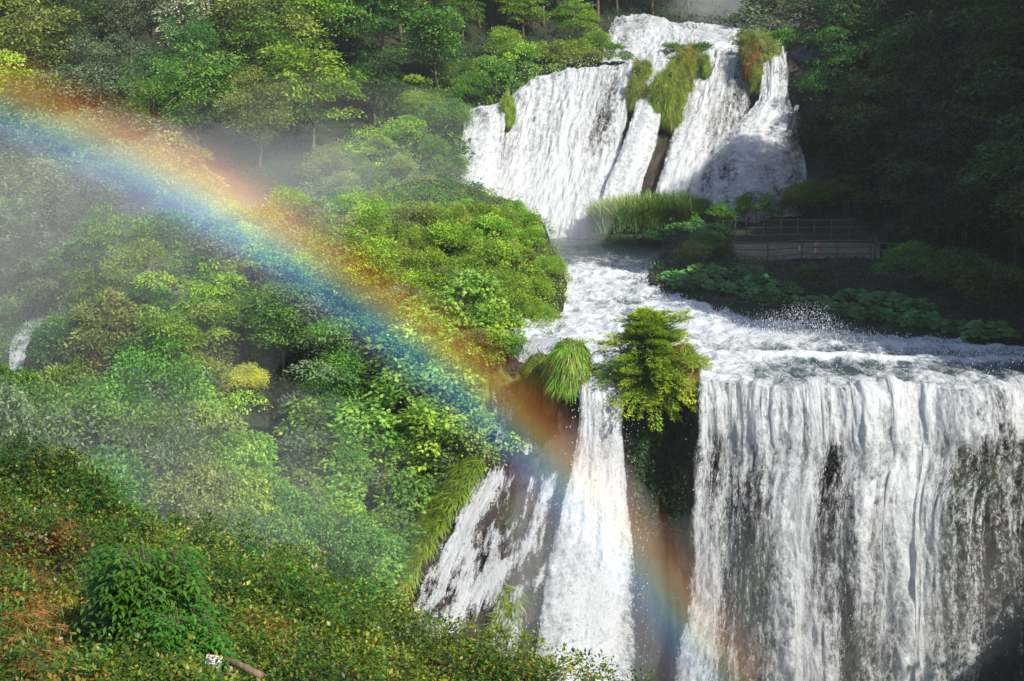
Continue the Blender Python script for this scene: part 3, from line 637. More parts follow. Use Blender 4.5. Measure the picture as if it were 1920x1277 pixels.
# upper fall: five streams between the grassy ribs
fall('waterfall', rows([(878, 216, 183.5, .85), (905, 205, 184, .8), (946, 196, 185, .8)], [(872, 245, 178.5, .85), (902, 238, 179, .55), (944, 228, 181, .75)], [(866, 290, 175, .9), (902, 280, 175.5, .8), (940, 275, 177, .7)], [(858, 340, 171, .95), (896, 340, 171, .95), (935, 340, 172, .9)], [(852, 400, 168, .95), (890, 410, 168, 1.), (935, 420, 168.4, 1.)], [(850, 470, 166, 1), (890, 470, 166, 1), (935, 470, 166.4, 1)]),
 80, 120, [M['fall'], M['fall2']], 'leftmost lobe of the upper falls beside the green bank', offs=(0.5, 1.3), amp=.5, edge=.05, seed=17)
um = []
for py_f, Yo, spread in ((0, 3.5, 0), (.03, 0, 0), (.2, -3.6, 1), (.42, -7.5, 2), (.68, -12, 3), (.9, -17, 4), (1.12, -19, 4)):
    r = []
    for k, (tx, ty, bxx) in enumerate([(950, 236, 905), (1000, 176, 945), (1055, 148, 985), (1105, 142, 1025), (1150, 138, 1070), (1192, 134, 1130)]):
        tY = 189-(5 if k == 0 else 1.2 if k == 1 else 0)
        dd = [.95, .9, .85, 1.0, .62, .95][k]+(.25 if py_f > .65 else 0)-(.16 if k == 4 and .1 < py_f < .5 else 0)
        if py_f == 0: dd = .95
        r.append((tx+(bxx-tx)*py_f*.85, ty+(455-ty)*py_f-(5 if py_f == 0 else 0), tY+Yo*(1-.25*(k == 0)), dd))
    um.append(r)
FU = fall('waterfall', um, 240, 190, [M['fall'], M['fall2']], 'main broad white curtain of the upper falls', offs=(.3, 1.3), amp=1.05, fr=.3, edge=.06, seed=19)
fall('waterfall', rows([(1208, 128, 192, .9), (1240, 126, 192, .95), (1272, 122, 192, .9)], [(1204, 150, 187.5, .9), (1228, 150, 187.3, .95), (1250, 150, 187.6, .9)], [(1190, 230, 183, .9), (1208, 230, 182.6, .95), (1228, 230, 183.4, .85)], [(1162, 310, 178, .9), (1185, 310, 177.6, 1), (1216, 310, 178.5, .8)], [(1130, 370, 174, .95), (1165, 370, 174, 1), (1204, 370, 174, .85)], [(1110, 460, 169, 1), (1150, 460, 169, 1), (1195, 460, 169, .9)]),
 60, 150, [M['fall'], M['fall2']], 'slanting white chute between two grassy ribs of the upper falls', offs=(.8, 1.5), amp=.6, edge=.12, seed=23)
ur = []
for f_, Yo in ((0, 3), (.04, 0), (.22, -4.6), (.45, -8.5), (.7, -13.5), (.92, -17), (1.15, -18.5)):
    r = []
    for k, (tx, ty, bxx) in enumerate([(1300, 124, 1196), (1335, 112, 1245), (1362, 106, 1300), (1390, 104, 1350), (1412, 112, 1400)]):
        dd = [.75, .9, .62, .5, .42][k]+(.32 if f_ > .5 and k < 3 else 0)+(.12 if f_ > .8 else 0)
        r.append((tx+(bxx-tx)*f_*.9, ty+(425-ty)*f_-(4 if f_ == 0 else 0), 191.5+Yo, dd))
    ur.append(r)
fall('waterfall', ur, 170, 180, [M['fall'], M['fall2']], 'right hand curtain of the upper falls spreading below the grassy rib', offs=(.4, 1.3), amp=1.0, fr=.35, edge=.09, seed=27)
fall('waterfall', rows([(1444, 108, 192, .7), (1462, 104, 192, .8), (1482, 98, 192, .8)], [(1434, 140, 187, .75), (1454, 132, 187, .85), (1476, 124, 187.3, .8)], [(1430, 200, 183.5, .75), (1448, 200, 183, .9), (1470, 195, 183.6, .6)], [(1404, 245, 179.5, .85), (1440, 240, 179, 1), (1478, 245, 180, .7)], [(1346, 290, 176.5, .5), (1420, 285, 175.6, .85), (1492, 295, 177, .75)], [(1330, 345, 173.5, .45), (1416, 340, 172.6, .7), (1504, 345, 174, .8)], [(1325, 425, 170, .6), (1416, 425, 169, .8), (1508, 425, 170, .8)]),
 120, 140, [M['fall'], M['fall2']], 'far right chute of the upper falls fanning out beside the dark wood', offs=(.8, 1.7), amp=.8, edge=.09, seed=29)
fall('waterfall', rows([(1488, 205, 181, .4), (1498, 205, 181, .5)], [(1480, 260, 177.5, .6), (1492, 260, 177.5, .6)], [(1484, 330, 175, .6), (1500, 330, 175, .6)]), 14, 60, [M['veil']], 'thread of water hanging at the shaded right end of the upper falls', offs=(1.2,), amp=.1, edge=.2, seed=33)
# rapids above the crest
fall('waterfall', rows([(1160, 52, 240, .9), (1215, 50, 241, .9), (1270, 58, 242, .85), (1330, 64, 240, .85), (1430, 78, 236, .7)], [(1142, 72, 224, .8), (1205, 66, 224, .75), (1262, 76, 224, .85), (1330, 80, 222, .85), (1440, 88, 220, .7)], [(1134, 100, 211, .9), (1200, 98, 210, .9), (1260, 100, 210, .85), (1320, 100, 208, .8), (1440, 102, 208, .6)], [(1128, 126, 199, .9), (1190, 126, 198, 1), (1245, 124, 198, .9), (1290, 122, 204, .8), (1380, 120, 205, .6)], [(1125, 146, 193, .8), (1190, 144, 193, .9), (1245, 136, 193, .9), (1290, 130, 193, .7), (1380, 120, 194, .5)]),
 150, 110, [M['fall'], M['fall2']], 'foaming upper rapids above the crest in front of the hazy hill', offs=(.9, 1.6), amp=1.0, fr=.3, edge=.05, seed=35)
fall('waterfall', rows([(1392, 52, 262, .5), (1402, 50, 262, .6), (1412, 52, 262, .5)], [(1390, 80, 250, .4), (1402, 80, 250, .5), (1414, 80, 250, .4)]), 16, 30, [M['veil']], 'distant misty trickle behind the grassy clump at the top', offs=(1,), amp=.2, edge=.2, seed=36)
fall('waterfall', rows([(1446, 48, 262, .6), (1456, 46, 262, .6)], [(1436, 72, 252, .5), (1447, 72, 252, .5)], [(1432, 92, 240, .6), (1450, 96, 240, .6)]), 16, 30, [M['veil']], 'second distant trickle at the top beside the dark wood', offs=(1,), amp=.2, edge=.2, seed=37)
for i, (x, y, Y, w, h, l) in enumerate([(808, 212, 186, 12, 40, 'tiny trickle among leaves on the bank left of the upper falls'), (1622, 200, 158, 15, 65, 'dim thread of water between trunks of the dark wood'), (1620, 335, 156, 22, 60, 'dim lower trickle in the dark wood behind the terrace')]):
    Y = (bank if x > 1500 else hill).find(x, y)[0][1]-.3
    fall('waterfall', rows([(x, y, Y, .4), (x+w, y-8, Y, .45)], [(x-4, y+h*.5, Y-1.4, .4), (x+w*.8, y+h*.5, Y-1.4, .4)], [(x-3, y+h, Y-2.6, .4), (x+w, y+h, Y-2.6, .4)]), 12, 30, [M['veil']], l, offs=(.6,), amp=.1, edge=.25, seed=40+i)

# spray: thrown droplets, uncountable
def spray(name, pts, sc, size, label):
    n = len(pts); c = pts+R.normal(size=(n, 3))*np.asarray(sc)
    T = np.array([(1, 0, -.7), (-1, 0, -.7), (0, 1, .7), (0, -1, .7)], float)
    s = size*(.35+R.random(n)**2*1.6); e_ = np.ones((n, 3)); e_[:, 2] = 1+1.8*R.random(n)
    V = (c[:, None]+T[None]*s[:, None, None]*e_[:, None]).reshape(-1, 3)
    Fa = (np.array([(0, 2, 1), (0, 1, 3), (0, 3, 2), (1, 2, 3)])[None]+(np.arange(n)*4)[:, None, None]).reshape(-1, 3)
    o = link(name, mesh(name, V, [Fa], [M['drop']])); tag(o, label, None, None, 'stuff')
def spts(s, n, mask=None, dn=0.0):
    p, nn = s.sample(n, mask); return p+nn*dn
bb = []
m = (RV[..., 1] > 107) & (RV[..., 1] < 121)
pxr, pyr = proj(RV)
edge_y = np.interp(pxr, bx[4:], byy[4:])
mm = (pyr > edge_y-2) & (pyr < edge_y+26) & (pxr > 1230) & (pxr < 1960)
cand = RV[mm]; w_ = np.exp(-((proj(cand)[0]-1510)/90)**2)*2.2+.6; w_ /= w_.sum()
q = cand[R.choice(len(cand), 9000, p=w_)]; up_ = R.random(9000)**2.4*(.4+1.7*np.exp(-((proj(q)[0]-1510)/70)**2))
q = q+np.c_[R.normal(size=9000)*.25, R.normal(size=9000)*.4, up_]
spray('spray', q, .08, .022, 'splashing droplets thrown up along the shaded bank')
q = spts(FL, 2600, dn=.9); spray('spray', q, (.2, .4, .4), .017, 'droplets in front of the broad lower fall')
q = spts(FM, 4000, dn=.5); spray('spray', q, (.5, .4, .5), .018, 'droplets round the narrow middle fall')
m2 = (RV[..., 1] < 150) & (pxr < 1900); cand = RV[m2]; q = cand[R.integers(0, len(cand), 3500)]+np.c_[np.zeros((3500, 2)), R.random(3500)**2*.45]
spray('spray', q, .1, .022, 'foam flecks leaping from the rapids')
q = spts(FU, 2500, dn=1.2); spray('spray', q, (.4, .5, .4), .03, 'droplets in front of the upper falls')
# ================================================================ PLANT KINDS
def tussock(n, ls, r=(1, 1, 1.15)):
    L = Leaves(T_blade()); d = rdir(n*2); d = d[d[:, 2] > -.25][:n]; d[:, 2] = np.abs(d[:, 2])**.8*np.sign(d[:, 2]); r = np.array(r)
    p = d*r*(.40+.62*fbm(d*2.4+n, 3)[:, None]+.22*R.random((len(d), 1))); p[:, 2] += .1
    dn = norm(np.array([0, 0, -1.])+d*np.array([.9, .9, .5])*1.25+rdir(len(d))*.42)
    L.add(p, dn, norm(d+rdir(len(d))*.3), ls*(.5+.8*R.random(len(d))), np.clip(.5-d[:, 2]*.2+R.normal(size=len(d))*.2, 0, 1)); return L
def rockcore(sx, sy, sz, seed):
    n = 18; t = np.linspace(0, np.pi, n)[:, None]; f = np.linspace(0, 2*np.pi, 2*n, endpoint=False)[None]
    d = np.stack([np.sin(t)*np.cos(f), np.sin(t)*np.sin(f), np.cos(t)*np.ones_like(f)], -1); p = (d*(.8+.4*fbm(d*1.7+seed, 4))[..., None]*np.array([sx, sy, sz])).reshape(-1, 3)
    q = np.arange(n*2*n).reshape(n, 2*n); q2 = np.roll(q, -1, 1); return mesh('rock', p, [np.stack([q[:-1], q[1:], q2[1:], q2[:-1]], -1).reshape(-1, 4)], [M['rockdark']], True)
TB = T_blade()
TBv = TB[0].copy(); TBv[:, 0] *= 1.5
TUSS = [tussock(4200, .58).data('grass', M['moss']) for _ in range(2)]
def rib(n, ls):
    L = Leaves(T_blade()); d = rdir(n*2); d = d[d[:, 2] > -.4][:n]; k = fbm(d*3.4+n*.1, 4)[:, None]
    p = d*np.array([1, 1, 1.2])*(.22+1.15*k+.1*R.random((len(d), 1))); L.add(p, norm(np.array([0, 0, -.8])+d*1.0+rdir(len(d))*.75), norm(d+rdir(len(d))*.5), ls*(.4+.9*R.random(len(d))), np.clip(k[:, 0]*1.6-.3+R.normal(size=len(d))*.15, 0, 1), np.clip(fbm(d*1.5+3, 2)*1.6-.3, 0, 1)); return L
RIBM = [rib(5200, .36).data('grass', M['moss']) for _ in range(3)]
CORE = [rockcore(.8, .8, .95, k*3.) for k in range(2)]
def grass_tuft(px, py, Y, rx, rz, label, tone='moss', name='grass_tussock', tilt=0, group=None, cat='grass clump', core=True, dens=1, wild=False):
    p = P(px, py, Y); e = link(name, None); e.location = p; e.scale = (rx, rx*.9, rz); e.rotation_euler = (0, tilt, random.uniform(0, 6)); tag(e, label, cat, group)
    for k in range(dens):
        g_ = link('grass', RIBM[len(label) % 3] if wild else TUSS[k % 2], e); g_.material_slots[0].link = 'OBJECT'; g_.material_slots[0].material = M[tone if k == 0 else 'moss']; g_.rotation_euler[2] = k*2.1
    sh = link('foliage', PROTO['wisp%d' % (len(label) % 3)][0], e); sh.material_slots[0].link = 'OBJECT'; sh.material_slots[0].material = M['moss' if tone == 'moss' else 'olive']; sh.scale = (.5, .5, .42); sh.location = (0, .1, -.35)
    if core: link('rock', CORE[len(label) % 2], e)
    return e
# clump of reeds, 2.6 m
def reedm(n, h, rad, arch=.5):
    L = Leaves(T_blade()); a = R.random(n)*6.28; r = rad*R.random(n)**.5; p = np.c_[r*np.cos(a), r*np.sin(a), np.zeros(n)]
    k = R.random(n); p[:, 2] = k*h*.55
    d = norm(np.c_[np.cos(a)*.18, np.sin(a)*.18, np.ones(n)]+rdir(n)*(.18+arch*k[:, None]*.8))
    L.add(p, d, norm(rdir(n)+np.c_[-np.cos(a), -np.sin(a), np.zeros(n)]*.5), h*(.45+.35*R.random(n)), k); return L
REED = reedm(1500, 2.9, 1.5).data('leaves', M['reed'])
def butter(n, seed):
    L = Leaves(T_round()); a = R.random(n)*6.28; r = 1.35*R.random(n)**.5; z = .9*(1-(r/1.5)**2)*(.7+.3*R.random(n))+.25
    p = np.c_[r*np.cos(a), r*np.sin(a), z]; L.add(p, norm(np.c_[np.cos(a), np.sin(a), -.35*np.ones(n)]+rdir(n)*.35), norm(np.c_[np.cos(a)*.6, np.sin(a)*.6-.6, np.ones(n)]+rdir(n)*.5), .30+.30*R.random(n), R.random(n))
    m = MB()
    for q in p[:22]: m.tube([(q[0]*.3, q[1]*.3, 0), (q[0]*.8, q[1]*.8, q[2]*.6), tuple(q)], [.03, .025, .015], 4)
    return L.data('leaves', M['butter']), m.data('stalks', [M['butter']])
BUT = [butter(120, 1), butter(100, 2)]
def butterbur(pos, s, label, group=None, tone='butter'):
    e = link('butterbur_plant', None); e.location = pos; e.scale = (s, s, s*.95); e.rotation_euler[2] = random.uniform(-.6, .6); tag(e, label, 'plant', group)
    k = random.randrange(2); l = link('leaves', BUT[k][0], e); l.material_slots[0].link = 'OBJECT'; l.material_slots[0].material = M[tone]; link('stalks', BUT[k][1], e); return e
def feathery():
    """wind-leaning evergreen on the rim: radiating feathery branches with yellow tips"""
    L = Leaves(T_quad(.38)); m = MB(); H = 6.4
    m.tube([(0, .2, -.6), (.05, 0, 1), (.1, -.1, 2.6), (.0, -.1, 4.4), (.15, 0, 6)], [.16, .14, .11, .07, .02], 7)
    for i in range(270):
        t = (i+R.random())/270; z0 = .4+t*5.2; az_ = i*2.4+R.normal()*.4
        ln = (2.9*math.sin(math.pi*min(1, (t*.78+.24)))**.75+.35)*(.62+.55*R.random()); up_ = -.5+1.4*t+R.normal()*.42
        lob = 1+.3*math.sin(az_*3+1)*math.sin(z0*1.7); ln *= lob
        d = norm(np.array([math.cos(az_), math.sin(az_), up_])); u = np.linspace(0, 1, 7)
        p = np.array([0, 0, z0])+d*u[:, None]*ln; p[:, 2] += .28*ln*u*(1-u)-.10*ln*u**2
        if i % 2 == 0: m.tube(p[::2], .028*(1-u[::2])+.006, 4, False)
        n = int(80+95*ln); q = R.random(n)**.75; c = np.stack([np.interp(q, u, p[:, k]) for k in range(3)], -1)
        side = norm(np.cross(d, np.array([0, 0, 1.]))); w = (R.random(n)*2-1)*.5*(1.15-q*.75)*min(1.4, ln)
        c = c+side*w[:, None]+np.array([0, 0, 1])*(R.normal(size=n)*.07)[:, None]
        ax = norm(d+side*np.sign(w)[:, None]*.7+rdir(n)*.3); L.add(c, ax, norm(np.array([0, 0, 1.])+rdir(n)*.6-d*.2), .17*(.6+.8*R.random(n)), np.clip(q*.9+R.normal(size=n)*.1, 0, 1)*(.55+.45*R.random()), np.clip(R.random(n)*.6+q*.4*(w*0+1), 0, 1))
    return L.data('crown', M['conifer']), m.data('trunk', [M['bark']])

# ================================================================ WOODED BACK HILLSIDE
HG = 'trees covering the far hillside'
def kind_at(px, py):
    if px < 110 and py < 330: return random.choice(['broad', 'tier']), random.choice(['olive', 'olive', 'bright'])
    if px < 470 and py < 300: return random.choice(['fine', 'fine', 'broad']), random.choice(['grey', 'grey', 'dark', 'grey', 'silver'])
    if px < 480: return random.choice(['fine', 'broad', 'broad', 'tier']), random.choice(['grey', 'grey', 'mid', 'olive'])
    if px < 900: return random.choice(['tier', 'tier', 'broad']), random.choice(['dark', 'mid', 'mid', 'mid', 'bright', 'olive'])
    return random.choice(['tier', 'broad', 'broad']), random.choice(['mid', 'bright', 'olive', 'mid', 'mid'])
SHP = {'broad': 'rounded', 'tier': 'layered', 'fine': 'feathery'}
RW = ['topmost', 'second', 'third', 'fourth', 'fifth', 'sixth', 'seventh', 'eighth', 'ninth']
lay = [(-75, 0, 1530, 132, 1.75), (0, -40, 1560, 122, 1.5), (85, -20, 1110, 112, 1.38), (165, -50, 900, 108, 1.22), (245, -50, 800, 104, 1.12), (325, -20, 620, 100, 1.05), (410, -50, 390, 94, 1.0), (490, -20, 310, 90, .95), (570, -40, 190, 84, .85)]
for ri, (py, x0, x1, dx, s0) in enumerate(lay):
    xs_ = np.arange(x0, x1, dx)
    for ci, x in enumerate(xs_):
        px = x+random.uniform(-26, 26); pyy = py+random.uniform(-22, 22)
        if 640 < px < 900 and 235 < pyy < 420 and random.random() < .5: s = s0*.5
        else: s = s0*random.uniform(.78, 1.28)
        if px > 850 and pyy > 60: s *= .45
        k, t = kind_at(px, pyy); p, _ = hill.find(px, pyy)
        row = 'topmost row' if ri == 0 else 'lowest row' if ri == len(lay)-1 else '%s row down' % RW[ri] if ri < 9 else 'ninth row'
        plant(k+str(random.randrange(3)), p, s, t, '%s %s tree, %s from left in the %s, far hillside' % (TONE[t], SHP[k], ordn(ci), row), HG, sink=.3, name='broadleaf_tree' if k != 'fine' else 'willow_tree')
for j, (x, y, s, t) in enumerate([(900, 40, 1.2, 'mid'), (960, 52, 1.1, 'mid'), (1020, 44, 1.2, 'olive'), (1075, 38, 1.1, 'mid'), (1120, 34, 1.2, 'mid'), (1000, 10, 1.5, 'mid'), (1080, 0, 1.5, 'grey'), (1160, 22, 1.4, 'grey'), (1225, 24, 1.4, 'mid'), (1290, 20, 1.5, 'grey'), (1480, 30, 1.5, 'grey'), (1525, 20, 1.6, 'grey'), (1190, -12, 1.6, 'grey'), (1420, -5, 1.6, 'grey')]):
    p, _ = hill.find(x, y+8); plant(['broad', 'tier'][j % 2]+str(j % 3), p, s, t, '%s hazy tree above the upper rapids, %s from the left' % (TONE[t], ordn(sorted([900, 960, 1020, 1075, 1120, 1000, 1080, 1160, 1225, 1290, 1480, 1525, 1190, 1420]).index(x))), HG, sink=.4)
def hm(px, py): return (py < 640)*1.0
cover('undergrowth', hill, 9000, .30, 'deep', lambda x, y: (y < 640)*(.4+.6*((x > 480) & (y > 80))+1.5*((x > 780) & (y > 100))+0.0), 14, .6, 1.1, label='leafy undergrowth between the trees of the far hillside')
cover('undergrowth', hill, 3500, .26, 'bright', lambda x, y: 1.0*inpoly(x, y, [(560, 330), (700, 230), (860, 120), (1150, 90), (1160, 150), (960, 220), (880, 240), (850, 350), (640, 420), (540, 420)]), 14, .5, .9, label='bright low growth on the bank left of the upper falls')
cover('undergrowth', hill, 2500, .26, 'olive', lambda x, y: 1.0*((y > 380) & (x < 420) & (y < 700)), 14, .5, .9, label='pale grassy growth on the left slope under the mist')
i = 0
for (x, y) in [(610, 340), (650, 318), (700, 350), (745, 335), (790, 355), (640, 370), (720, 290), (765, 262), (815, 290), (840, 330), (848, 250), (880, 195), (930, 170), (905, 140), (985, 132), (1040, 118), (1085, 105), (1010, 105), (950, 120), (875, 160), (830, 200), (790, 225), (1120, 95), (1150, 118)]:
    k = random.choice(['shrub', 'wisp', 'shrub']); t = random.choice(['bright', 'mid', 'mid', 'olive']); p, _ = hill.find(x, y+14)
    plant(k+str(random.randrange(3)), p, random.uniform(.9, 1.5), t, '%s shrub, %s %s on the bank left of the upper falls' % (TONE[t], ordn(i % 12), 'lower one' if i < 12 else 'higher one'), 'shrubs on the bank beside the upper falls'); i += 1
for j, (x, y, w) in enumerate([(640, 300, 1.3), (665, 292, 1.2), (618, 312, 1.2), (1060, 125, 1.2), (1100, 128, 1.2), (1140, 128, 1.3), (1180, 122, 1.2), (960, 160, 1.0), (860, 215, 1.0)]):
    p, _ = hill.find(x, y) if x < 1150 else ucliff.find(x, y); butterbur(p+np.array([0, -.4, .2]), w, ['broad-leaved plant in a pale patch above the mound, %s of three' % ordn(j) if j < 3 else 'broad-leaved plant along the crest of the upper falls, %s from the left' % ordn(j-3) if j < 7 else 'broad-leaved plant on the bank %s the leftmost lobe of the falls' % ('above' if j == 7 else 'left of')][0], 'broad-leaved plants on the far bank', 'bright')
# ================================================================ GRASSY RIBS OF THE UPPER FALLS
RG = 'grassy ribs between the streams of the upper falls'
for j, (x, y, Y, rx, rz, t, l) in enumerate([
 (1206, 150, 186.5, 1.5, 2.2, 'moss', 'mossy tuft at the head of the narrow brown rib'), (1195, 185, 184.5, 1.5, 2.4, 'olive', 'olive tuft lower down the narrow brown rib'),
 (1292, 118, 188, 1.3, 1.6, 'russet', 'russet topped tuft at the head of the wide green rib'), (1278, 145, 186.5, 1.9, 2.6, 'moss', 'large green tuft high on the wide rib'), (1262, 175, 184.8, 2.0, 3.0, 'moss', 'green tuft halfway down the wide rib'), (1240, 200, 183.2, 1.7, 3.4, 'moss', 'long hanging tuft low on the wide rib'), (1262, 215, 183, 1.3, 2.8, 'moss', 'lowest right tuft of the wide green rib'),
 (1321, 130, 187.6, .9, 1.7, 'moss', 'small pointed tuft between the wide rib and the right curtain'),
 (1415, 92, 189, 2.3, 1.7, 'moss', 'big bushy tuft crowning the right rib'), (1428, 105, 187.6, 2.4, 2.2, 'olive', 'straw flecked tuft on the right rib'), (1412, 128, 186.2, 1.6, 2.6, 'russet', 'brownish tuft hanging below the top of the right rib'), (1420, 155, 185, 1.0, 2.0, 'moss', 'lowest thin tuft of the right rib'),
 (952, 215, 181, 1.0, 2.2, 'bright', 'green tuft between the left lobe and the main curtain')]):
    grass_tuft(x, y, Y, rx*.85, rz*.95, l, t, group=RG, wild=True)
for (x, y, Y, s, t, l) in [(1308, 104, 196, 1.25, 'mid', 'low round bush amid the upper rapids'), (1262, 88, 199, .8, 'mid', 'small bush splitting the upper rapids'), (1225, 132, 193, .55, 'mid', 'tiny bush on the crest beside the brown rib'), (1375, 104, 196, .8, 'mid', 'bush left of the crowned right rib'), (1345, 112, 194, .7, 'dark', 'dark low bush on the crest above the right curtain'), (1165, 118, 196, 1.2, 'mid', 'wide low bush at the left end of the crest'), (1120, 122, 196, 1.4, 'olive', 'leafy mound left of the brown rib'), (1410, 78, 194, 1.3, 'mid', 'leafy bush on top of the right rib'), (1450, 88, 194, 1.1, 'bright', 'bright bush between the right rib and the dark wood'), (1480, 90, 192, 1.6, 'mid', 'bush at the edge of the dark wood above the falls'), (1460, 60, 230, 3.0, 'grey', 'hazy bush in front of the farthest hill'), (1500, 56, 225, 3, 'grey', 'hazy bush next to the dark wood on the farthest hill')]:
    p = P(x, y+12, Y); plant(random.choice(['shrub0', 'shrub1', 'shrub2']), p, s, t, l, sink=.5, sz=s*.75)
# ================================================================ LEFT SPUR AND MOUND
SG = 'shrubs and small trees on the left spur'
cover('undergrowth', mound, 9500, .20, 'dark', lambda x, y: (y < 1250)*(x < 900)*(1-.97*inpoly(x, y, [(375, 740), (470, 685), (575, 740), (590, 900), (540, 1060), (400, 1060), (365, 900)])), 14, .5, .8, label='dense leafy growth over the left spur')
cover('undergrowth', mound, 6500, .15, 'bright', lambda x, y: 1.0*inpoly(x, y, [(420, 470), (560, 400), (820, 330), (1000, 380), (1070, 560), (1040, 650), (900, 700), (700, 560)]), 14, .4, .55, label='bright green growth clothing the rounded mound')
cover('grass', mound, 3500, .55, 'olive', lambda x, y: 1.0*(((y < 480) & (x < 760))+1.0*((x < 200) & (y < 620))), 5, .3, .3, T_blade(), label='long grass along the top of the spur', ax=(0, 0, 1))
def region_plants(poly, dx, dy, surf, fn, jx=.35):
    xsN = [p[0] for p in poly]; ysN = [p[1] for p in poly]; ri = 0; y = min(ysN)
    while y < max(ysN):
        x = min(xsN)+(dx/2 if ri % 2 else 0); ci = 0
        while x < max(xsN):
            a = x+random.uniform(-jx, jx)*dx; b = y+random.uniform(-.35, .35)*dy
            if inpoly(a, b, poly): fn(a, b, ri, ci, surf.find(a, b)[0]); ci += 1
            x += dx
        ri += 1; y += dy
HOL = [(375, 740), (470, 685), (575, 740), (590, 900), (540, 1040), (400, 1040), (365, 900)]
SHR = {'shrub': 'rounded', 'wisp': 'wispy', 'tier': 'layered', 'broad': 'rounded', 'climb': 'trailing', 'maple': 'lobed-leaf'}
def spur(a, b, ri, ci, p):
    if inpoly(a, b, HOL) or (a < 115 and b < 730): return
    if b < 560: k = random.choice(['shrub', 'wisp', 'shrub', 'wisp']); t = random.choice(['mid', 'bright', 'olive', 'grey', 'mid']); s = random.uniform(.9, 1.6)
    elif 300 < a < 355 and b < 700: k = 'wisp'; t = 'silver'; s = 1.0
    elif a > 600 and b > 640: k = random.choice(['climb', 'tier', 'shrub']); t = random.choice(['mid', 'mid', 'bright', 'grey']); s = random.uniform(.55, .8) if k != 'shrub' else 1.4
    else: k = random.choice(['shrub', 'wisp', 'broad', 'tier', 'climb']); t = random.choice(['mid', 'mid', 'dark', 'olive', 'grey', 'bright']); s = random.uniform(.45, .68) if k in ('broad', 'tier', 'climb') else random.uniform(1.1, 1.8)
    if (560 < a < 900 and b > 640) and random.random() < .5: return
    plant(k+str(random.randrange(2 if k in ('climb',) else 3)), p, s, t, '%s %s %s on left spur, %s row down, %s from left' % (TONE[t], SHR[k], 'vine' if k == 'climb' else 'shrub' if k in ('shrub', 'wisp') else 'tree', ordn(ri), ordn(ci)), SG, sink=.3)
region_plants([(60, 560), (140, 520), (300, 440), (520, 430), (640, 520), (760, 640), (890, 720), (900, 900), (800, 1090), (620, 1110), (380, 1110), (360, 900), (240, 760), (60, 700)], 58, 46, mound, spur)
def moundp(a, b, ri, ci, p):
    k = random.choice(['shrub', 'shrub', 'wisp']); t = random.choice(['bright', 'bright', 'bright', 'olive', 'bright'])
    edge = b < 430 or a > 960
    plant(k+str(random.randrange(3)), p, random.uniform(.45, .7) if edge else random.uniform(.7, 1.15), t, '%s %s shrub on rounded mound, %s row down, %s from left' % (TONE[t], SHR[k], ordn(ri), ordn(ci)), 'shrubs on the rounded mound', sink=.35)
region_plants([(640, 430), (700, 400), (830, 380), (960, 400), (1010, 450), (1040, 560), (1030, 620), (940, 660), (860, 640), (760, 560), (620, 500), (560, 440)], 38, 30, mound, moundp)
for j, (x, y, Y, s, t, l) in enumerate([(800, 700, 99, .62, 'maple', 'upper maple of the bluish lit slope below the mound'), (745, 700, 100, .6, 'maple', 'maple beside the dark gap right of the layered tree'), (850, 770, 96, .62, 'maple', 'maple bulging towards the brown alcove'), (770, 790, 96.5, .66, 'maple', 'maple in the middle of the lobed-leaf group'), (700, 850, 94, .62, 'maple', 'maple left of the middle one, above the yellow shrub'), (620, 900, 92, .62, 'maple', 'maple low on the left of the lobed-leaf group'), (810, 860, 93.5, .6, 'bright', 'bright maple hanging above the tufa apron'), (640, 970, 90, .45, 'maple', 'lowest maple spray over the dark hollow'), (870, 600, 104, .6, 'maple', 'maple on the front of the mound over the orange band'), (930, 620, 103, .4, 'bright', 'small bright maple at the waterside end of the mound'), (790, 640, 102, .5, 'maple', 'maple where the mound meets the slope'), (580, 830, 95, .5, 'maple', 'small maple by the left edge of the layered trees'), (560, 940, 91, .5, 'maple', 'small maple overhanging the hollow'), (760, 960, 90, .45, 'mid', 'green maple beside the yellow shrub')]):
    p, _ = mound.find(x, y+20); c = P(x, y+20, Y-.0); p = p*.55+c*.45
    plant('maple%d' % (j % 2), p-np.array([0, 1.4, 1.6*s]), s*1.3, t, l, 'lobed-leaf trees on the slope below the mound')
for (x, y, Y, s, t, l) in [(640, 640, 106, .62, 'mid', 'layered tree right of the shaded hollow, higher one'), (655, 740, 102, .66, 'mid', 'layered tree right of the shaded hollow, lower one'), (560, 600, 110, .55, 'bright', 'bright layered tree at the top of the dark gap')]:
    p, _ = mound.find(x, y+30); plant('tier%d' % (y % 3), p+np.array([0, -1.2, -2]), s, t, l, SG)
for (x, y, l) in [(690, 905, 'yellow shrub amid the green maples'), (745, 935, 'second yellow shrub, lower right of the first'), (895, 690, 'yellow spray hanging over the brown rim'), (475, 720, 'pale yellow-green sprig in the shaded hollow')]:
    p, _ = mound.find(x, y+10); plant('wisp1', p+np.array([0, -1.6, -.6]), .85 if x < 900 else .7, 'yellow', l, name='yellow_shrub')
for j, (x, y, s, t) in enumerate([(385, 690, .5, 'grey'), (420, 640, .5, 'mid'), (500, 680, .5, 'mid'), (455, 720, .32, 'bright'), (530, 780, .36, 'dark'), (355, 780, .45, 'grey')]):
    p, _ = mound.find(x, y); plant('climb%d' % (j % 2), p-np.array([0, .3, 1.5]), s, t, '%s vine draped over the shaded hollow, %s from the top' % (TONE[t], ordn([420, 500, 385, 455, 355, 530].index(x))), 'vines draped over the shaded hollow')
p, _ = mound.find(700, 990)
m = MB()
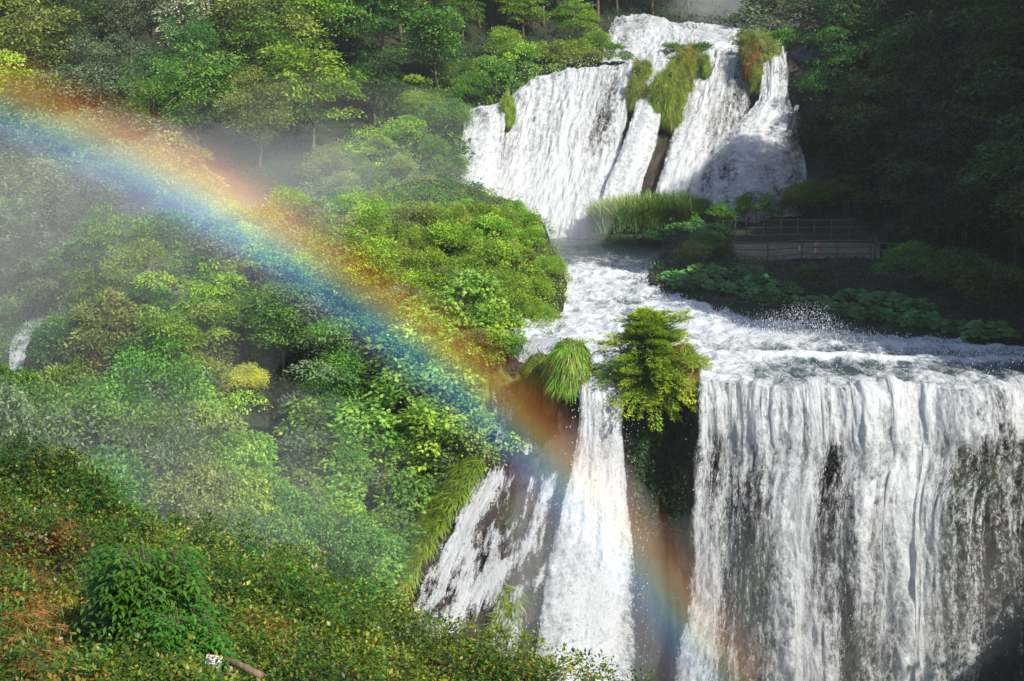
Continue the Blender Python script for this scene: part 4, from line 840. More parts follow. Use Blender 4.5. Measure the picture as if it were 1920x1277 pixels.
for k in range(16):
    a = random.uniform(-.9, .9); b_ = np.array([0, 0, 0]); q = [b_]
    for t_ in range(5): b_ = b_+np.array([math.sin(a)*.35+random.uniform(-.12, .12), random.uniform(-.15, .1), .32+random.uniform(-.12, .1)]); q.append(b_)
    m.tube(q, np.linspace(.035, .008, 6), 4)
o = link('bare_shrub', m.data('bare_shrub', [M['palebark']])); o.location = p+np.array([.4, -2.4, -.2]); tag(o, 'leafless pale twiggy shrub below the yellow shrubs', 'shrub')
cover('grass', apron, 3000, .8, 'moss', lambda x, y: 1.0*inpoly(x, y, [(860, 870), (900, 880), (850, 960), (800, 1040), (755, 1130), (700, 1160), (720, 1060), (790, 960)])+1.0*inpoly(x, y, [(945, 1110), (968, 1105), (968, 1185), (930, 1195)]), 6, .3, .35, T_blade(), label='yellowish grass along the left rim of the tufa apron', ax=(-.2, -.5, -.3))
# ================================================================ RIM: tussocks and the leaning tree
grass_tuft(1068, 702, 93.0, 1.25, 1.75, 'plump green grass tussock draping the rock beside the middle fall', 'bright', dens=2)
grass_tuft(1012, 716, 96, 1.05, 1.5, 'flatter mossy tussock left of the plump one', 'moss')
grass_tuft(1040, 752, 94, .6, 1.1, 'small dripping tuft under the plump tussock', 'olive')
grass_tuft(1278, 700, 92.2, .95, 1.45, 'tussock with pink brown dead grass right of the leaning tree', 'russet', dens=2)
cd, td = feathery()
e = link('evergreen_tree', None); q = P(1218, 752, 92.4); e.location = q+np.array([0, .3, .1]); e.scale = (1.04, 1.04, .88); tag(e, 'feathery yellow-tipped tree leaning from the rock between the two lower falls', 'tree')
link('crown', cd, e); link('trunk', td, e)
PROTO['fir0'] = (cd, td)
cover('moss', wall, 900, .18, 'deep', lambda x, y: 1.0*inpoly(x, y, [(1178, 730), (1292, 720), (1290, 900), (1270, 1000), (1190, 1000)])*.8+1.0*inpoly(x, y, [(900, 690), (970, 690), (980, 900), (900, 880)]), 10, .25, .15, label='mossy growth on the shaded rock between the lower falls')
for j, (x, y, Y, rx, rz, t) in enumerate([(905, 735, 99.5, .7, 1.2, 'moss'), (938, 728, 99, .6, 1.0, 'olive'), (972, 742, 98.5, .5, 1.0, 'moss'), (890, 790, 98.5, .7, 1.5, 'olive'), (985, 775, 97.5, .45, 1.1, 'moss')]):
    grass_tuft(x, y, Y, rx, rz, 'hanging grassy fringe on the brown alcove rim, %s from the left' % ordn([890, 905, 938, 972, 985].index(x)), t, wild=True, group='hanging fringes of the brown alcove')
for j, (x, y, s, k, t) in enumerate([(862, 690, .8, 'shrub0', 'bright'), (895, 682, .75, 'wisp0', 'olive'), (925, 672, .8, 'shrub1', 'bright'), (955, 662, .6, 'shrub2', 'mid'), (872, 715, .7, 'wisp2', 'mid'), (840, 712, .8, 'shrub1', 'mid')]):
    p, _ = wall.find(x, y+8); plant(k, p+np.array([0, -.3, -.2]), s, t, 'shrub on the brown alcove rim below the mound, %s from the left' % ordn([840, 862, 872, 895, 925, 955].index(x)), 'shrubs on the brown alcove rim')
# ================================================================ VALLEY TREES (left, in front of the spur)
VX = valley.p.reshape(-1, 3)
VG = 'big trees in the valley at the left'
for j, (x, y, Y, k, s, t, l) in enumerate([
 (30, 800, 82, 'broad', .75, 'mid', 'rounded tree at the left edge below the small chute'), (135, 785, 84, 'broad', .75, 'olive', 'olive crown right of the one under the small chute'), (235, 805, 82, 'broad', .75, 'mid', 'green crown near the top right of the valley trees'), (120, 860, 78, 'broad', .85, 'mid', 'large crown in the middle of the valley trees'), (20, 880, 76, 'broad', .8, 'olive', 'olive crown at the left edge above the near slope'), (225, 905, 76, 'broad', .95, 'mid', 'broad crown right of centre of the valley trees'), (285, 885, 78, 'broad', .8, 'olive', 'olive crown bulging towards the shaded hollow'), (285, 980, 72, 'fine', .9, 'grey', 'misty grey-green crown just above the near slope'), (325, 975, 74, 'broad', .62, 'mid', 'smaller crown at the right of the valley trees'), (60, 900, 73, 'fine', .9, 'grey', 'greyish crown behind the left end of the near slope'), (190, 980, 70, 'broad', .8, 'mid', 'low crown behind the crest of the near slope'),
 (455, 900, 76, 'tier', .5, 'bright', 'upright bright crown standing in the dark hollow'), (450, 985, 72, 'broad', .75, 'bright', 'wide fresh crown right of the dead twigs'), (520, 1010, 71, 'broad', .7, 'mid', 'green crown between the fresh crown and the fern-like one'), (400, 1030, 68, 'broad', .65, 'olive', 'olive crown rising behind the brambles'), (590, 1065, 68, 'broad', .6, 'mid', 'small crown right of the valley group'), (660, 1090, 70, 'maple', .6, 'maple', 'lobed-leaf crown behind the near brambles'), (700, 1060, 76, 'maple', .55, 'mid', 'darker lobed-leaf crown beside the grass rim'), (480, 1080, 64, 'broad', .65, 'mid', 'crown hidden low behind the bramble crest'), (560, 1000, 76, 'fine', .5, 'grey', 'slender grey-green crown behind the valley group')]):
    c = P(x, y, Y); d2 = (VX[:, 0]-c[0])**2+(VX[:, 1]-c[1])**2; zb = VX[np.argmin(d2), 2]; zc = (6.3 if k != 'maple' else 4.2)
    sz = np.clip((c[2]-zb)/zc, s*.85, s*1.35); zb2 = c[2]-zc*sz
    k = 'fluff' if k == 'broad' else k
    plant(k+str(j % (2 if k == 'maple' else 3)), (c[0], c[1], zb2), s, t, l, VG, sz=sz)
# fig-like sprays on the middle crown
for j, (x, y) in enumerate([(165, 765), (215, 775), (265, 790)]):
    c = P(x, y, 78.5); plant('maple%d' % (j % 2), c-np.array([0, 0, 2.0]), .42, 'bright', 'bright large-leaved sapling among the valley trees, %s from the left' % ordn(j), 'bright large-leaved saplings', sz=.36)
cover('undergrowth', valley, 5000, .22, 'deep', None, 12, .6, 1.2, label='undergrowth on the valley floor', view=False)
p = P(385, 935, 71); m = MB()
for k in range(14):
    a = random.uniform(-1.2, 1.2); m.tube([(0, 0, 0), (math.sin(a)*.4, random.uniform(-.2, .2), .4), (math.sin(a*1.2)*.9, random.uniform(-.3, .3), .9)], [.04, .025, .008], 4)
m.tube([(0, 0, -5), (0.1, 0, -2), (0, 0, 0.1)], [.12, .09, .05], 6)
o = link('dead_tree', m.data('dead_tree', [M['palebark']])); o.location = p; tag(o, 'bare grey twigs of a dead treetop left of the fresh crown', 'tree')
# ================================================================ RIGHT BANK
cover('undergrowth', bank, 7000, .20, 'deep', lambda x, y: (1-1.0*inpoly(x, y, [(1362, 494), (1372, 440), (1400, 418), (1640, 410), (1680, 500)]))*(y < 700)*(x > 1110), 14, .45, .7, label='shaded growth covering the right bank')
cover('undergrowth', shade_ridge, 3500, .5, 'deep', None, 14, 1.2, 2.2, label='dark growth on the added gorge side right of the fall', view=False)
j = 0
for (x, y) in [(1225, 520), (1262, 528), (1300, 540), (1345, 545), (1388, 552), (1430, 566), (1478, 575), (1530, 575), (1250, 505), (1320, 520), (1372, 525), (1420, 540), (1468, 550), (1580, 590), (1630, 600), (1680, 605), (1730, 612), (1790, 622), (1850, 635), (1600, 565), (1660, 575), (1720, 582), (1240, 452), (1275, 438), (1305, 432), (1340, 440)]:
    p, _ = bank.find(x, y); r_ = 'front row along the rapids' if j < 8 or 13 <= j < 19 else 'second row on the bank' if j < 22 else 'upstream point by the reeds'
    n_ = (j if j < 8 else j-5) if j < 8 or 13 <= j < 19 else (j-8 if j < 13 else j-14) if j < 22 else j-22
    butterbur(p, random.uniform(.8, 1.25), 'huge-leaved plant of the right bank, %s, %s from the left' % (r_, ordn(n_)), 'huge-leaved plants on the right bank', 'butter' if x > 1235 else 'mid'); j += 1
def reeds(x, y, s, label, tone='reed'):
    p, _ = bank.find(x, y); e = link('reed_clump', None); e.location = p; e.scale = (s, s, s); tag(e, label, 'reeds', 'reeds below the upper falls'); e.rotation_euler[2] = x
    l = link('leaves', REED, e); l.material_slots[0].link = 'OBJECT'; l.material_slots[0].material = M[tone]
for k, (x, s, t) in enumerate([(1140, 1.15, 'reed'), (1162, 1.2, 'reed'), (1186, 1.25, 'reed'), (1210, 1.25, 'mid'), (1236, 1.3, 'dark'), (1262, 1.25, 'dark'), (1288, 1.1, 'dark')]):
    reeds(x, 438-k*1.5, s*.92, '%s reed clump, %s from the left in the stand below the upper falls' % (['pale', 'pale', 'tall pale', 'green', 'dark', 'tall dark', 'low dark'][k], ordn(k)), t)
for k, (x, y, s, t, l) in enumerate([(1310, 425, 1.3, 'dark', 'dark shrub at the right end of the reeds'), (1340, 432, 1.2, 'mid', 'green shrub between the reeds and the fence corner'), (1375, 418, 1.3, 'dark', 'shrub behind the fence corner post'), (1415, 414, 1.25, 'mid', 'shrub behind the left third of the back fence'), (1455, 410, 1.3, 'dark', 'dark shrub behind the middle of the back fence'), (1495, 408, 1.4, 'olive', 'olive shrub behind the back fence near the falls end'), (1535, 404, 1.5, 'mid', 'shrub behind the right part of the back fence'), (1580, 400, 1.7, 'mid', 'larger shrub at the right end of the back fence'), (1325, 480, 1.1, 'mid', 'shrub below the corner post of the fence'), (1300, 500, 1.0, 'olive', 'low shrub on the bank between the rapids and the fence'), (1350, 500, .8, 'dark', 'dark low shrub in front of the fence corner'), (1520, 540, .8, 'dark', 'low shrub on the brown earth below the terrace'), (1800, 560, 1.6, 'dark', 'shrub on the shaded bank right of the terrace'), (1700, 540, 1.5, 'mid', 'greener shrub on the bank right of the terrace'), (1860, 590, 1.6, 'dark', 'shrub near the right edge above the wide lip')]):
    p, _ = bank.find(x, y); plant('shrub%d' % (k % 3), p, s*.8, t, l, 'shrubs round the terrace')
FG_ = 'trees of the dark wood on the right'
dw = [(1500, 392, .72), (1530, 330, .8), (1545, 250, .85), (1560, 180, .85), (1590, 395, .8), (1600, 300, .95), (1620, 210, 1.0), (1585, 120, .9), (1660, 400, 1.0), (1690, 320, 1.1), (1650, 130, 1.0), (1710, 220, 1.1), (1740, 430, 1.1), (1770, 340, 1.1), (1740, 110, 1.1), (1790, 240, 1.2), (1830, 470, 1.15), (1850, 370, 1.2), (1830, 130, 1.2), (1880, 260, 1.2), (1905, 520, 1.2), (1930, 420, 1.25), (1930, 160, 1.25), (1970, 330, 1.3), (1990, 560, 1.2), (1660, 20, 1.0), (1750, 0, 1.1), (1850, 20, 1.2), (1950, 60, 1.2), (2030, 240, 1.2), (2040, 450, 1.3), (1720, 520, .7), (1800, 530, .8), (1640, 470, .6), (1600, 40, .95), (1560, 70, .85), (1700, 470, .75), (1770, 500, .7)]
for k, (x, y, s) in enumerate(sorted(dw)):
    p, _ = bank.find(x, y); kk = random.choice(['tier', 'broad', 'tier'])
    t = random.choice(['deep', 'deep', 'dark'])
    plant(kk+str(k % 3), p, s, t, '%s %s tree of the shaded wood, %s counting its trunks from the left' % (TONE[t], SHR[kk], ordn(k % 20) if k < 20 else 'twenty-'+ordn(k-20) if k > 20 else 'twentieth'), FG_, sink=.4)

k = 0
for i, (Y, z) in enumerate([(c[0]+dy, 0) for c in crest[6:13] for dy in (-3, 2, 6)]):  # crest trees added to break up the edge of the cast shadow
    X = .345*Y+2.5+random.uniform(2.5, 6.5); d2 = (shade_ridge.p[..., 0]-X)**2+(shade_ridge.p[..., 1]-Y)**2+(shade_ridge.p[..., 2] < -12)*400; p = shade_ridge.p[np.unravel_index(np.argmin(d2), d2.shape)]
    if random.random() < .15: continue
    plant(random.choice(['tier0', 'broad1', 'tier2', 'fine1', 'broad0']), p, random.uniform(.75, 1.35), 'dark', 'dark green tree added on the unseen gorge side for its shade', 'shade trees added on the unseen gorge side', sink=.5)
# ================================================================ NEAR SLOPE
def m_left(x, y): return 1.0*((x < 130+np.maximum(0, (y-1000))*.25))*(y > 960)
TL = T_leaf(.62)
cover('undergrowth', fore, 11500, .062, 'bramble', lambda x, y: (y > 820)*(1-.1*m_left(x, y))*(1.0+.0*x), 15, .16, .66, TL, label='tangled brambles and climbers covering the near slope', nz=.9)
cover('undergrowth', fore, 3600, .058, 'elder', lambda x, y: (y > 830)*(fbm(np.stack([x*.012, y*.02, 0*x+3], -1), 3) > .5)*1.0, 13, .18, .58, TL, label='darker leaves mixed into the brambles of the near slope', nz=.9)
cover('undergrowth', fore, 2500, .055, 'russet', lambda x, y: (y > 880)*(.15+1.6*m_left(x, y)), 11, .16, .42, TL, label='reddish dry stems and leaves on the near slope', nz=.9)
cover('grass', fore, 2600, .22, 'olive', lambda x, y: 1.0*((x < 150) & (y > 1180))+.12*(y > 900), 7, .08, .12, T_blade(), label='short yellowish grass in the bottom left corner', ax=(.1, -.2, 1))
for (cx_, cy_, rx_, ry_, l) in [(95, 1018, 55, 12, 'orange dry straw patch on the upper left of the near slope'), (480, 1192, 42, 11, 'orange dry straw patch above the leaning rail'), (30, 1130, 60, 60, 'orange brown dead grass at the left edge of the near slope'), (40, 1240, 70, 40, 'rusty dead grass in the bottom left corner')]:
    n_ = 120 if ry_ < 20 else 60
    cover('dry_grass', fore, n_, .20, 'straw', lambda x, y: 1.0*((((x-cx_)/rx_)**2+((y-cy_-25)/(ry_*1.5))**2) < 1), 9, .09, .62 if ry_ < 20 else .38, T_blade(), label=l, ax=(.6, -.3, .25))
BG = 'bramble bushes along the crest of the near slope'
for k, (x, y, s, t) in enumerate([(-10, 905, .9, 'bramble'), (35, 900, .8, 'elder'), (80, 915, .95, 'bramble'), (125, 925, .8, 'elder'), (165, 945, .9, 'elder'), (200, 980, .85, 'bramble'), (235, 1020, .9, 'elder'), (270, 1050, .8, 'bramble'), (330, 1062, 1.0, 'bramble'), (365, 1052, .8, 'elder'), (405, 1062, .9, 'bramble'), (450, 1085, .8, 'bramble'), (500, 1100, .9, 'elder'), (545, 1098, .95, 'bramble'), (590, 1115, .8, 'bramble'), (635, 1112, 1.0, 'elder'), (680, 1140, .9, 'bramble'), (725, 1175, .9, 'bramble'), (775, 1200, .8, 'bramble'), (830, 1210, .95, 'bramble'), (885, 1232, .85, 'bramble'), (930, 1245, .85, 'elder'), (975, 1268, .8, 'bramble'), (1020, 1290, .7, 'bramble')]):
    p, _ = fore.find(x, y+30)
    plant('bramble%d' % (k % 2), p, s, t, '%s bramble bush on the crest of the near slope, %s from the left' % ('dark green' if t == 'elder' else 'yellow-green', ordn(k)), BG, sz=s*random.uniform(.75, 1.05), sink=.12)
# upright leafy shoots that break the crest
def shoot(h, nl, ls, T, lean=(0, 0), mat='elder', spread=.10):
    L = Leaves(T); m = MB(); u = np.linspace(0, 1, 6); pts = np.c_[lean[0]*u**1.5, lean[1]*u**1.5, h*u*(1-.12*u*(abs(lean[0]) > .3))]; pts[1:-1] += R.normal(size=(4, 3))*.02*h
    m.tube(pts, .012*(1-.75*u), 5)
    q = .12+.88*R.random(nl); c = np.stack([np.interp(q, u, pts[:, k]) for k in range(3)], -1); a = R.random(nl)*6.28
    o_ = np.c_[np.cos(a), np.sin(a), .25+0*a]; c = c+o_*spread*R.random((nl, 1))
    L.add(c, norm(o_+rdir(nl)*.35), norm(np.array([0, -.3, 1.])+rdir(nl)*.4), ls*(.5+.7*R.random(nl))*(1.1-.4*q)); return L.data('leaves', M[mat]), m.data('stem', [M['bark']])
for k, (x, y, h, ln, t, l, nl) in enumerate([(338, 1045, .75, (0, 0), 'elder', 'upright leafy shoot above the saddle of the near slope', 60), (350, 1050, .55, (.1, 0), 'elder', 'shorter shoot leaning against the upright one', 45), (535, 1090, .6, (.12, 0), 'elder', 'leafy shoot standing over the middle of the bramble crest', 50), (100, 905, .4, (.1, 0), 'elder', 'arching shoot on the left shoulder of the near slope', 40), (655, 1120, .38, (-.05, 0), 'bramble', 'short shoot over the right part of the bramble crest', 34),
      (985, 1262, .42, (.58, .1), 'elder', 'long bramble shoot arching right in front of the white fall', 64), (1040, 1300, .34, (.62, .05), 'elder', 'lowest bramble shoot reaching right at the bottom edge', 60), (1000, 1275, .3, (.3, .0), 'bramble', 'short bramble shoot under the long arching one', 34), (770, 1195, .3, (.1, 0), 'bramble', 'small shoot beside the foot of the tufa apron', 30), (255, 1020, .35, (.12, 0), 'elder', 'small dark shoot at the drop of the left shoulder', 34)]):
    p, _ = fore.find(x, y+25); cdx, tdx = shoot(h, nl, .085, TL, ln, t); e = link('leafy_shoot', None); e.location = p+np.array([0, 0, .08]); tag(e, l, 'shoot'); link('leaves', cdx, e); link('stem', tdx, e)
# glossy elder in the middle of the slope
def elder(nb, rad, h, ls):
    L = Leaves(T_leaf(.40)); m = MB()
    for i in range(nb):
        a = R.random()*6.28; t = R.random()**.8; top = np.array([math.cos(a)*rad*(.25+.75*R.random()), math.sin(a)*rad*(.25+.75*R.random())*.8, h*(.15+.85*t)]); top[:2] *= 1.15-.45*t
        b0 = np.array([0, 0, top[2]*.35]); u = np.linspace(0, 1, 6)[:, None]; p = b0*(1-u)+top*u; p[:, 2] += .12*np.sin(u[:, 0]*2.6)
        if i % 2 == 0: m.tube(p, .014*(1-.8*u[:, 0])+.002, 4, False)
        dirn = norm(top-b0+np.array([0, 0, .2]))
        for w in range(random.randrange(4, 8)):          # pinnate leaves, five to seven leaflets each
            s0 = p[-1]-dirn*.07*w+R.normal(size=3)*.03; d = norm(np.array([math.cos(a+R.normal()*1.2), math.sin(a+R.normal()*1.2), .05+R.normal()*.25])); side = norm(np.cross(d, np.array([0, 0, 1.])))
            ll = ls*(1.6+R.random())
            for q in range(3):
                c = s0+d*ll*(.3+.3*q)-np.array([0, 0, ll*.16*q*q])
                for sg in (-1, 1):
                    L.add(c[None], norm(side*sg+d*.55+np.array([0, 0, -.45]))[None], norm(np.array([0, -.1, 1.])+side*sg*-.2+R.normal(size=3)*.22)[None], ls*(.8+.4*R.random()), None)
            L.add((s0+d*ll-np.array([0, 0, ll*.6]))[None], norm(d+np.array([0, 0, -.6]))[None], np.array([[0, 0, 1.]]), ls*1.15)
    return L.data('leaves', M['elder']), m.data('stem', [M['bark']])
EL = elder(190, .72, 1.35, .105)
for (x, y, Y, s, sz, l) in [(285, 1262, 16.6, .95, 1.05, 'big glossy dark elder bush left of the leaning rail'), (240, 1200, 17.6, .7, .8, 'upper left part-shaded elder sprays behind the big elder bush'), (345, 1320, 15.8, .75, .75, 'low elder bush in front, partly covering the sign'), (330, 1175, 18.2, .55, .7, 'small elder above the big one')]:
    p, _ = fore.find(x, y); c = P(x, y, Y); e = link('elder_bush', None); e.location = (c[0], c[1], c[2]-.05); e.scale = (s, s, sz); tag(e, l, 'bush'); link('leaves', EL[0], e); link('stem', EL[1], e)
# cut log
p, n_ = fore.find(78, 1080); m = MB(); m.tube([(-.16, .03, .05), (-.05, .01, .03), (.06, 0, .0), (.15, -.05, -.05)], [.028, .034, .031, .033], 12); o = link('cut_log', m.data('cut_log', [M['wood']], True)); o.location = p+n_*.46+np.array([0, 0, .04]); tag(o, 'short cut log lying on the dry left part of the near slope', 'log')
p, n_ = fore.find(115, 1262); m = MB(); m.tube([(0, 0, -.3), (.01, 0, .05), (0, .01, .24)], [.035, .03, .022], 8); o = link('wooden_stake', m.data('wooden_stake', [M['palebark']], True)); o.location = p+np.array([0, 0, .12]); tag(o, 'pale broken stake at the bottom edge in the grassy corner', 'stake')
# fence post with its leaning rail, and the sign nailed behind it
Yp = 15.6
f_ = link('broken_fence', None); q = P(434, 1300, Yp); f_.location = q; tag(f_, 'broken rustic fence of one split post and a slanting rail at the bottom edge', 'fence')
L_ = lambda x, y, Y: P(x, y, Y)-q
m = MB(); m.tube([L_(434, 1330, Yp), L_(433, 1275, Yp), L_(431, 1256, Yp), L_(429, 1249, Yp)], [.064, .062, .058, .045], 12); m.tube([L_(425, 1262, Yp-.05), L_(424, 1250, Yp-.04), L_(425, 1246, Yp-.03)], [.03, .026, .012], 7)
m.tube([L_(441, 1262, Yp-.03), L_(442, 1250, Yp-.03), L_(441, 1245, Yp-.03)], [.026, .022, .010], 7); link('post', m.data('post', [M['palebark']], True), f_)
m = MB(); m.tube([L_(386, 1216, Yp+.35), L_(420, 1234, Yp+.1), L_(455, 1250, Yp-.1), L_(491, 1267, Yp-.3)], [.030, .033, .035, .036], 12); link('rail', m.data('rail', [M['wood']], True), f_)
q = P(399, 1246, Yp-.1); s_ = link('sign', None); s_.location = q; s_.rotation_euler = (math.radians(-8), math.radians(14), math.radians(12)); tag(s_, 'white warning sign with blue round symbols hanging behind the slanting rail', 'sign')
m = MB(); m.box((0, 0, 0), (.165, .004, .19)); link('board', m.data('board', [plain('white_enamel', (.45, .46, .48), .5)]), s_)
blu = plain('sign_blue', (.03, .08, .35), .4); gry = plain('sign_print', (.12, .13, .2), .5); redm = plain('sign_red', (.6, .04, .05), .4)
def disc(cx, cz, r, y=-.0045, hole=0):
    k = 20; a = np.linspace(0, 2*np.pi, k, endpoint=False); o_ = np.c_[cx+r*np.cos(a), 0*a+y, cz+r*np.sin(a)]; i_ = np.c_[cx+r*hole*np.cos(a), 0*a+y, cz+r*hole*np.sin(a)]; V = np.r_[o_, i_]
    return V, [(j, (j+1) % k, k+(j+1) % k, k+j) for j in range(k)]
m = MB(); m.add(*disc(-.055, .028, .020, hole=.45)); m.add(*disc(-.055, .028, .007, hole=.1)); m.add(*disc(-.055, -.028, .020, hole=.45)); m.add(*disc(-.055, -.028, .006, hole=.1)); link('symbols', m.data('symbols', [blu]), s_)
m = MB(); m.add([(-.076, -.0045, .066), (-.055, -.0045, .072), (-.034, -.0045, .066), (-.055, -.0045, .096)], [(0, 1, 2, 3)]); link('warning_triangle', m.data('warning_triangle', [redm]), s_)
m = MB()
for k in range(9): m.box((.022-(k % 3)*.006, -.0042, .078-k*.019), (.095-(k % 3)*.014, .002, .005))
link('printed_lines', m.data('printed_lines', [gry]), s_)

# ================================================================ TERRACE
def fence(name, pts, hgt, nr, label, mat='greywood', pr=.075, rr_=.06):
    e = link(name, None); o_ = np.array(pts[0]); e.location = o_; tag(e, label, 'fence')
    for p in pts:
        m = MB(); d = np.array(p)-o_; m.tube([d+(0, 0, -.3), d+(0, 0, hgt*.5), d+(random.uniform(-.03, .03), 0, hgt+.08)], [pr, pr*.95, pr*.85], 7); link('post', m.data('post', [M[mat]], True), e)
    for k in range(nr):
        z = hgt*(1-k/nr)-.06
        for a, b in zip(pts[:-1], pts[1:]):
            a_ = np.array(a)-o_; b_ = np.array(b)-o_; m = MB(); u = np.linspace(0, 1, 5)[:, None]; q_ = a_*(1-u)+b_*u+np.array([0, -pr, z]); q_[:, 2] -= .04*np.sin(u[:, 0]*3.1)
            m.tube(q_, rr_, 6); link('rail', m.data('rail', [M[mat]], True), e)
    return e
def bz(x, y): return bank.find(x, y)[0]
terr = Surf([[P(*p) for p in r_] for r_ in ([(1374, 493, 141), (1440, 491, 141), (1500, 488, 141.2), (1570, 487, 141.5), (1650, 488, 141)], [(1372, 474, 145), (1440, 473, 145), (1500, 472, 145), (1570, 471, 145.5), (1650, 472, 145)], [(1376, 460, 150), (1440, 459, 150), (1500, 458, 150), (1570, 458, 150), (1650, 458, 150)])], 40, 16, world=True, amp=.05, fr=.6, seed=3)
terr.p[..., 2] += .12; terr.calc(); terr.obj('path', M['path'])
fence('wooden_fence', [P(1372, 490, 141), P(1439, 491, 141), P(1503, 486, 141.3), P(1568, 486, 141.5), P(1632, 486, 141.5)], 1.75, 3, 'grey timber fence along the river side of the viewing terrace')
fence('wooden_fence', [P(1378, 457, 150), P(1399, 453, 155), P(1431, 453, 155.5), P(1463, 452, 156), P(1495, 452, 156), P(1526, 452, 156), P(1558, 452, 156), P(1592, 452, 156), P(1630, 450, 156)], 2.15, 3, 'darker timber fence at the back of the viewing terrace')
fence('wooden_fence', [P(1640, 480, 141), P(1700, 486, 138), P(1760, 492, 135)], 1.3, 2, 'short dim fence stretch in the dark right of the terrace')
skin = plain('skin', (.5, .28, .2), .6); hairm = plain('hair', (.05, .035, .025), .8)
def person(pos, h, facing, label, top, bottom, hat=None, pack=None, legs='skin', lean=0.0):
    """one continuous skinned body with clothes as children"""
    def skinned(name, V, E, rad, mat, parent, root=0, sub=2):
        me = bpy.data.meshes.new(name); me.from_pydata([tuple(v) for v in V], E, []); me.materials.append(mat); o = link(name, me, parent)
        md = o.modifiers.new('skin', 'SKIN'); lay_ = me.skin_vertices[0].data if me.skin_vertices else None
        if lay_ is None:
            import bmesh; bm = bmesh.new(); bm.from_mesh(me); bm.verts.layers.skin.verify(); bm.to_mesh(me); bm.free(); lay_ = me.skin_vertices[0].data
        for i, r in enumerate(rad): lay_[i].radius = (r, r) if not isinstance(r, tuple) else r; lay_[i].use_root = (i == root)
        s_ = o.modifiers.new('sub', 'SUBSURF'); s_.levels = sub; s_.render_levels = sub; return o
    e = skinned('person', [(0, 0, .93), (0, 0, 1.15), (0, 0, 1.38), (0, 0, 1.5), (0, .01, 1.56), (0, .02, 1.66), (0, .01, 1.73),
        (-.1, 0, .88), (-.11, .02, .48), (-.12, -.03, .08), (-.13, .11, .03), (.1, 0, .88), (.12, .05, .48), (.11, -.01, .08), (.12, .13, .03),
        (-.19, 0, 1.42), (-.25, .06, 1.14), (-.21, .26, 1.05), (-.19, .34, 1.04), (.19, 0, 1.42), (.27, .02, 1.13), (.22, .22, 1.06), (.2, .3, 1.05)],
        [(0, 1), (1, 2), (2, 3), (3, 4), (4, 5), (5, 6), (0, 7), (7, 8), (8, 9), (9, 10), (0, 11), (11, 12), (12, 13), (13, 14), (2, 15), (15, 16), (16, 17), (17, 18), (2, 19), (19, 20), (20, 21), (21, 22)],
        [(.15, .1), (.135, .095), (.16, .1), .06, .055, (.08, .1), .07, .09, .06, .04, .035, .09, .06, .04, .035, .06, .042, .032, .03, .06, .042, .032, .03], skin, None)
    e.location = pos; s = h/1.78; e.scale = (s, s, s); e.rotation_euler = (lean, 0, facing); tag(e, label, 'person')
    skinned('shirt', [(0, 0, .98), (0, 0, 1.15), (0, 0, 1.4), (-.19, 0, 1.43), (-.25, .05, 1.18), (.19, 0, 1.43), (.27, .02, 1.17), (0, 0, 1.49)], [(0, 1), (1, 2), (2, 3), (3, 4), (2, 5), (5, 6), (2, 7)], [(.17, .125), (.155, .12), (.175, .12), .078, .06, .078, .06, .07], top, e)
    skinned('shorts', [(0, 0, 1.0), (0, 0, .9), (-.105, 0, .82), (-.115, .02, .56), (.105, 0, .82), (.12, .045, .56)], [(0, 1), (1, 2), (2, 3), (1, 4), (4, 5)], [(.165, .12), (.165, .125), .11, .095, .11, .095], bottom, e)
    skinned('hair', [(0, -.03, 1.6), (0, -.02, 1.7), (0, 0, 1.775)], [(0, 1), (1, 2)], [(.07, .08), (.092, .105), (.06, .07)], hat or hairm, e)
    for sx in (-.12, .11):
        mm_ = MB(); mm_.box((sx, .05, .035), (.1, .27, .08)); link('shoe', mm_.data('shoe', [hairm]), e)
    if pack:
        skinned('backpack', [(0, -.17, 1.08), (0, -.19, 1.25), (0, -.17, 1.42)], [(0, 1), (1, 2)], [(.15, .09), (.17, .11), (.13, .08)], pack, e)
    return e
person(P(1531, 486, 142.6)+np.array([0, 0, .02]), 1.72, .4, 'person in pale blue shirt, red cap and red bag standing at the terrace fence', plain('pale_blue_cloth', (.45, .55, .72)), plain('pale_shorts', (.5, .52, .58)), plain('red_cap', (.75, .08, .03)), plain('red_bag', (.75, .09, .03)))
for (x, y, Y, c1, c2, fc, l) in [(249, 446, 126.5, (.85, .12, .06), (.3, .3, .32), .3, 'person in orange-red shirt half hidden by leaves on the misty slope'), (260, 444, 127, (.75, .25, .35), (.5, .45, .42), -.5, 'person in pink shirt right of the one in orange-red on the misty slope')]:
    c = P(x, y, Y); person(c, 1.5, fc, l, plain('shirt_cloth', c1), plain('shorts_cloth', c2))
# small blue notice on the fence
p = P(1499, 466, 140.9); m = MB(); m.box((0, 0, 0), (.16, .03, .42)); o = link('notice', m.data('notice', [plain('pale_blue_plate', (.4, .5, .65))])); o.location = p; tag(o, 'small pale blue notice fixed to the terrace fence beside the person', 'notice')
MISTS=True; SKY=.115; SUNE=5.0; EXPO=.64
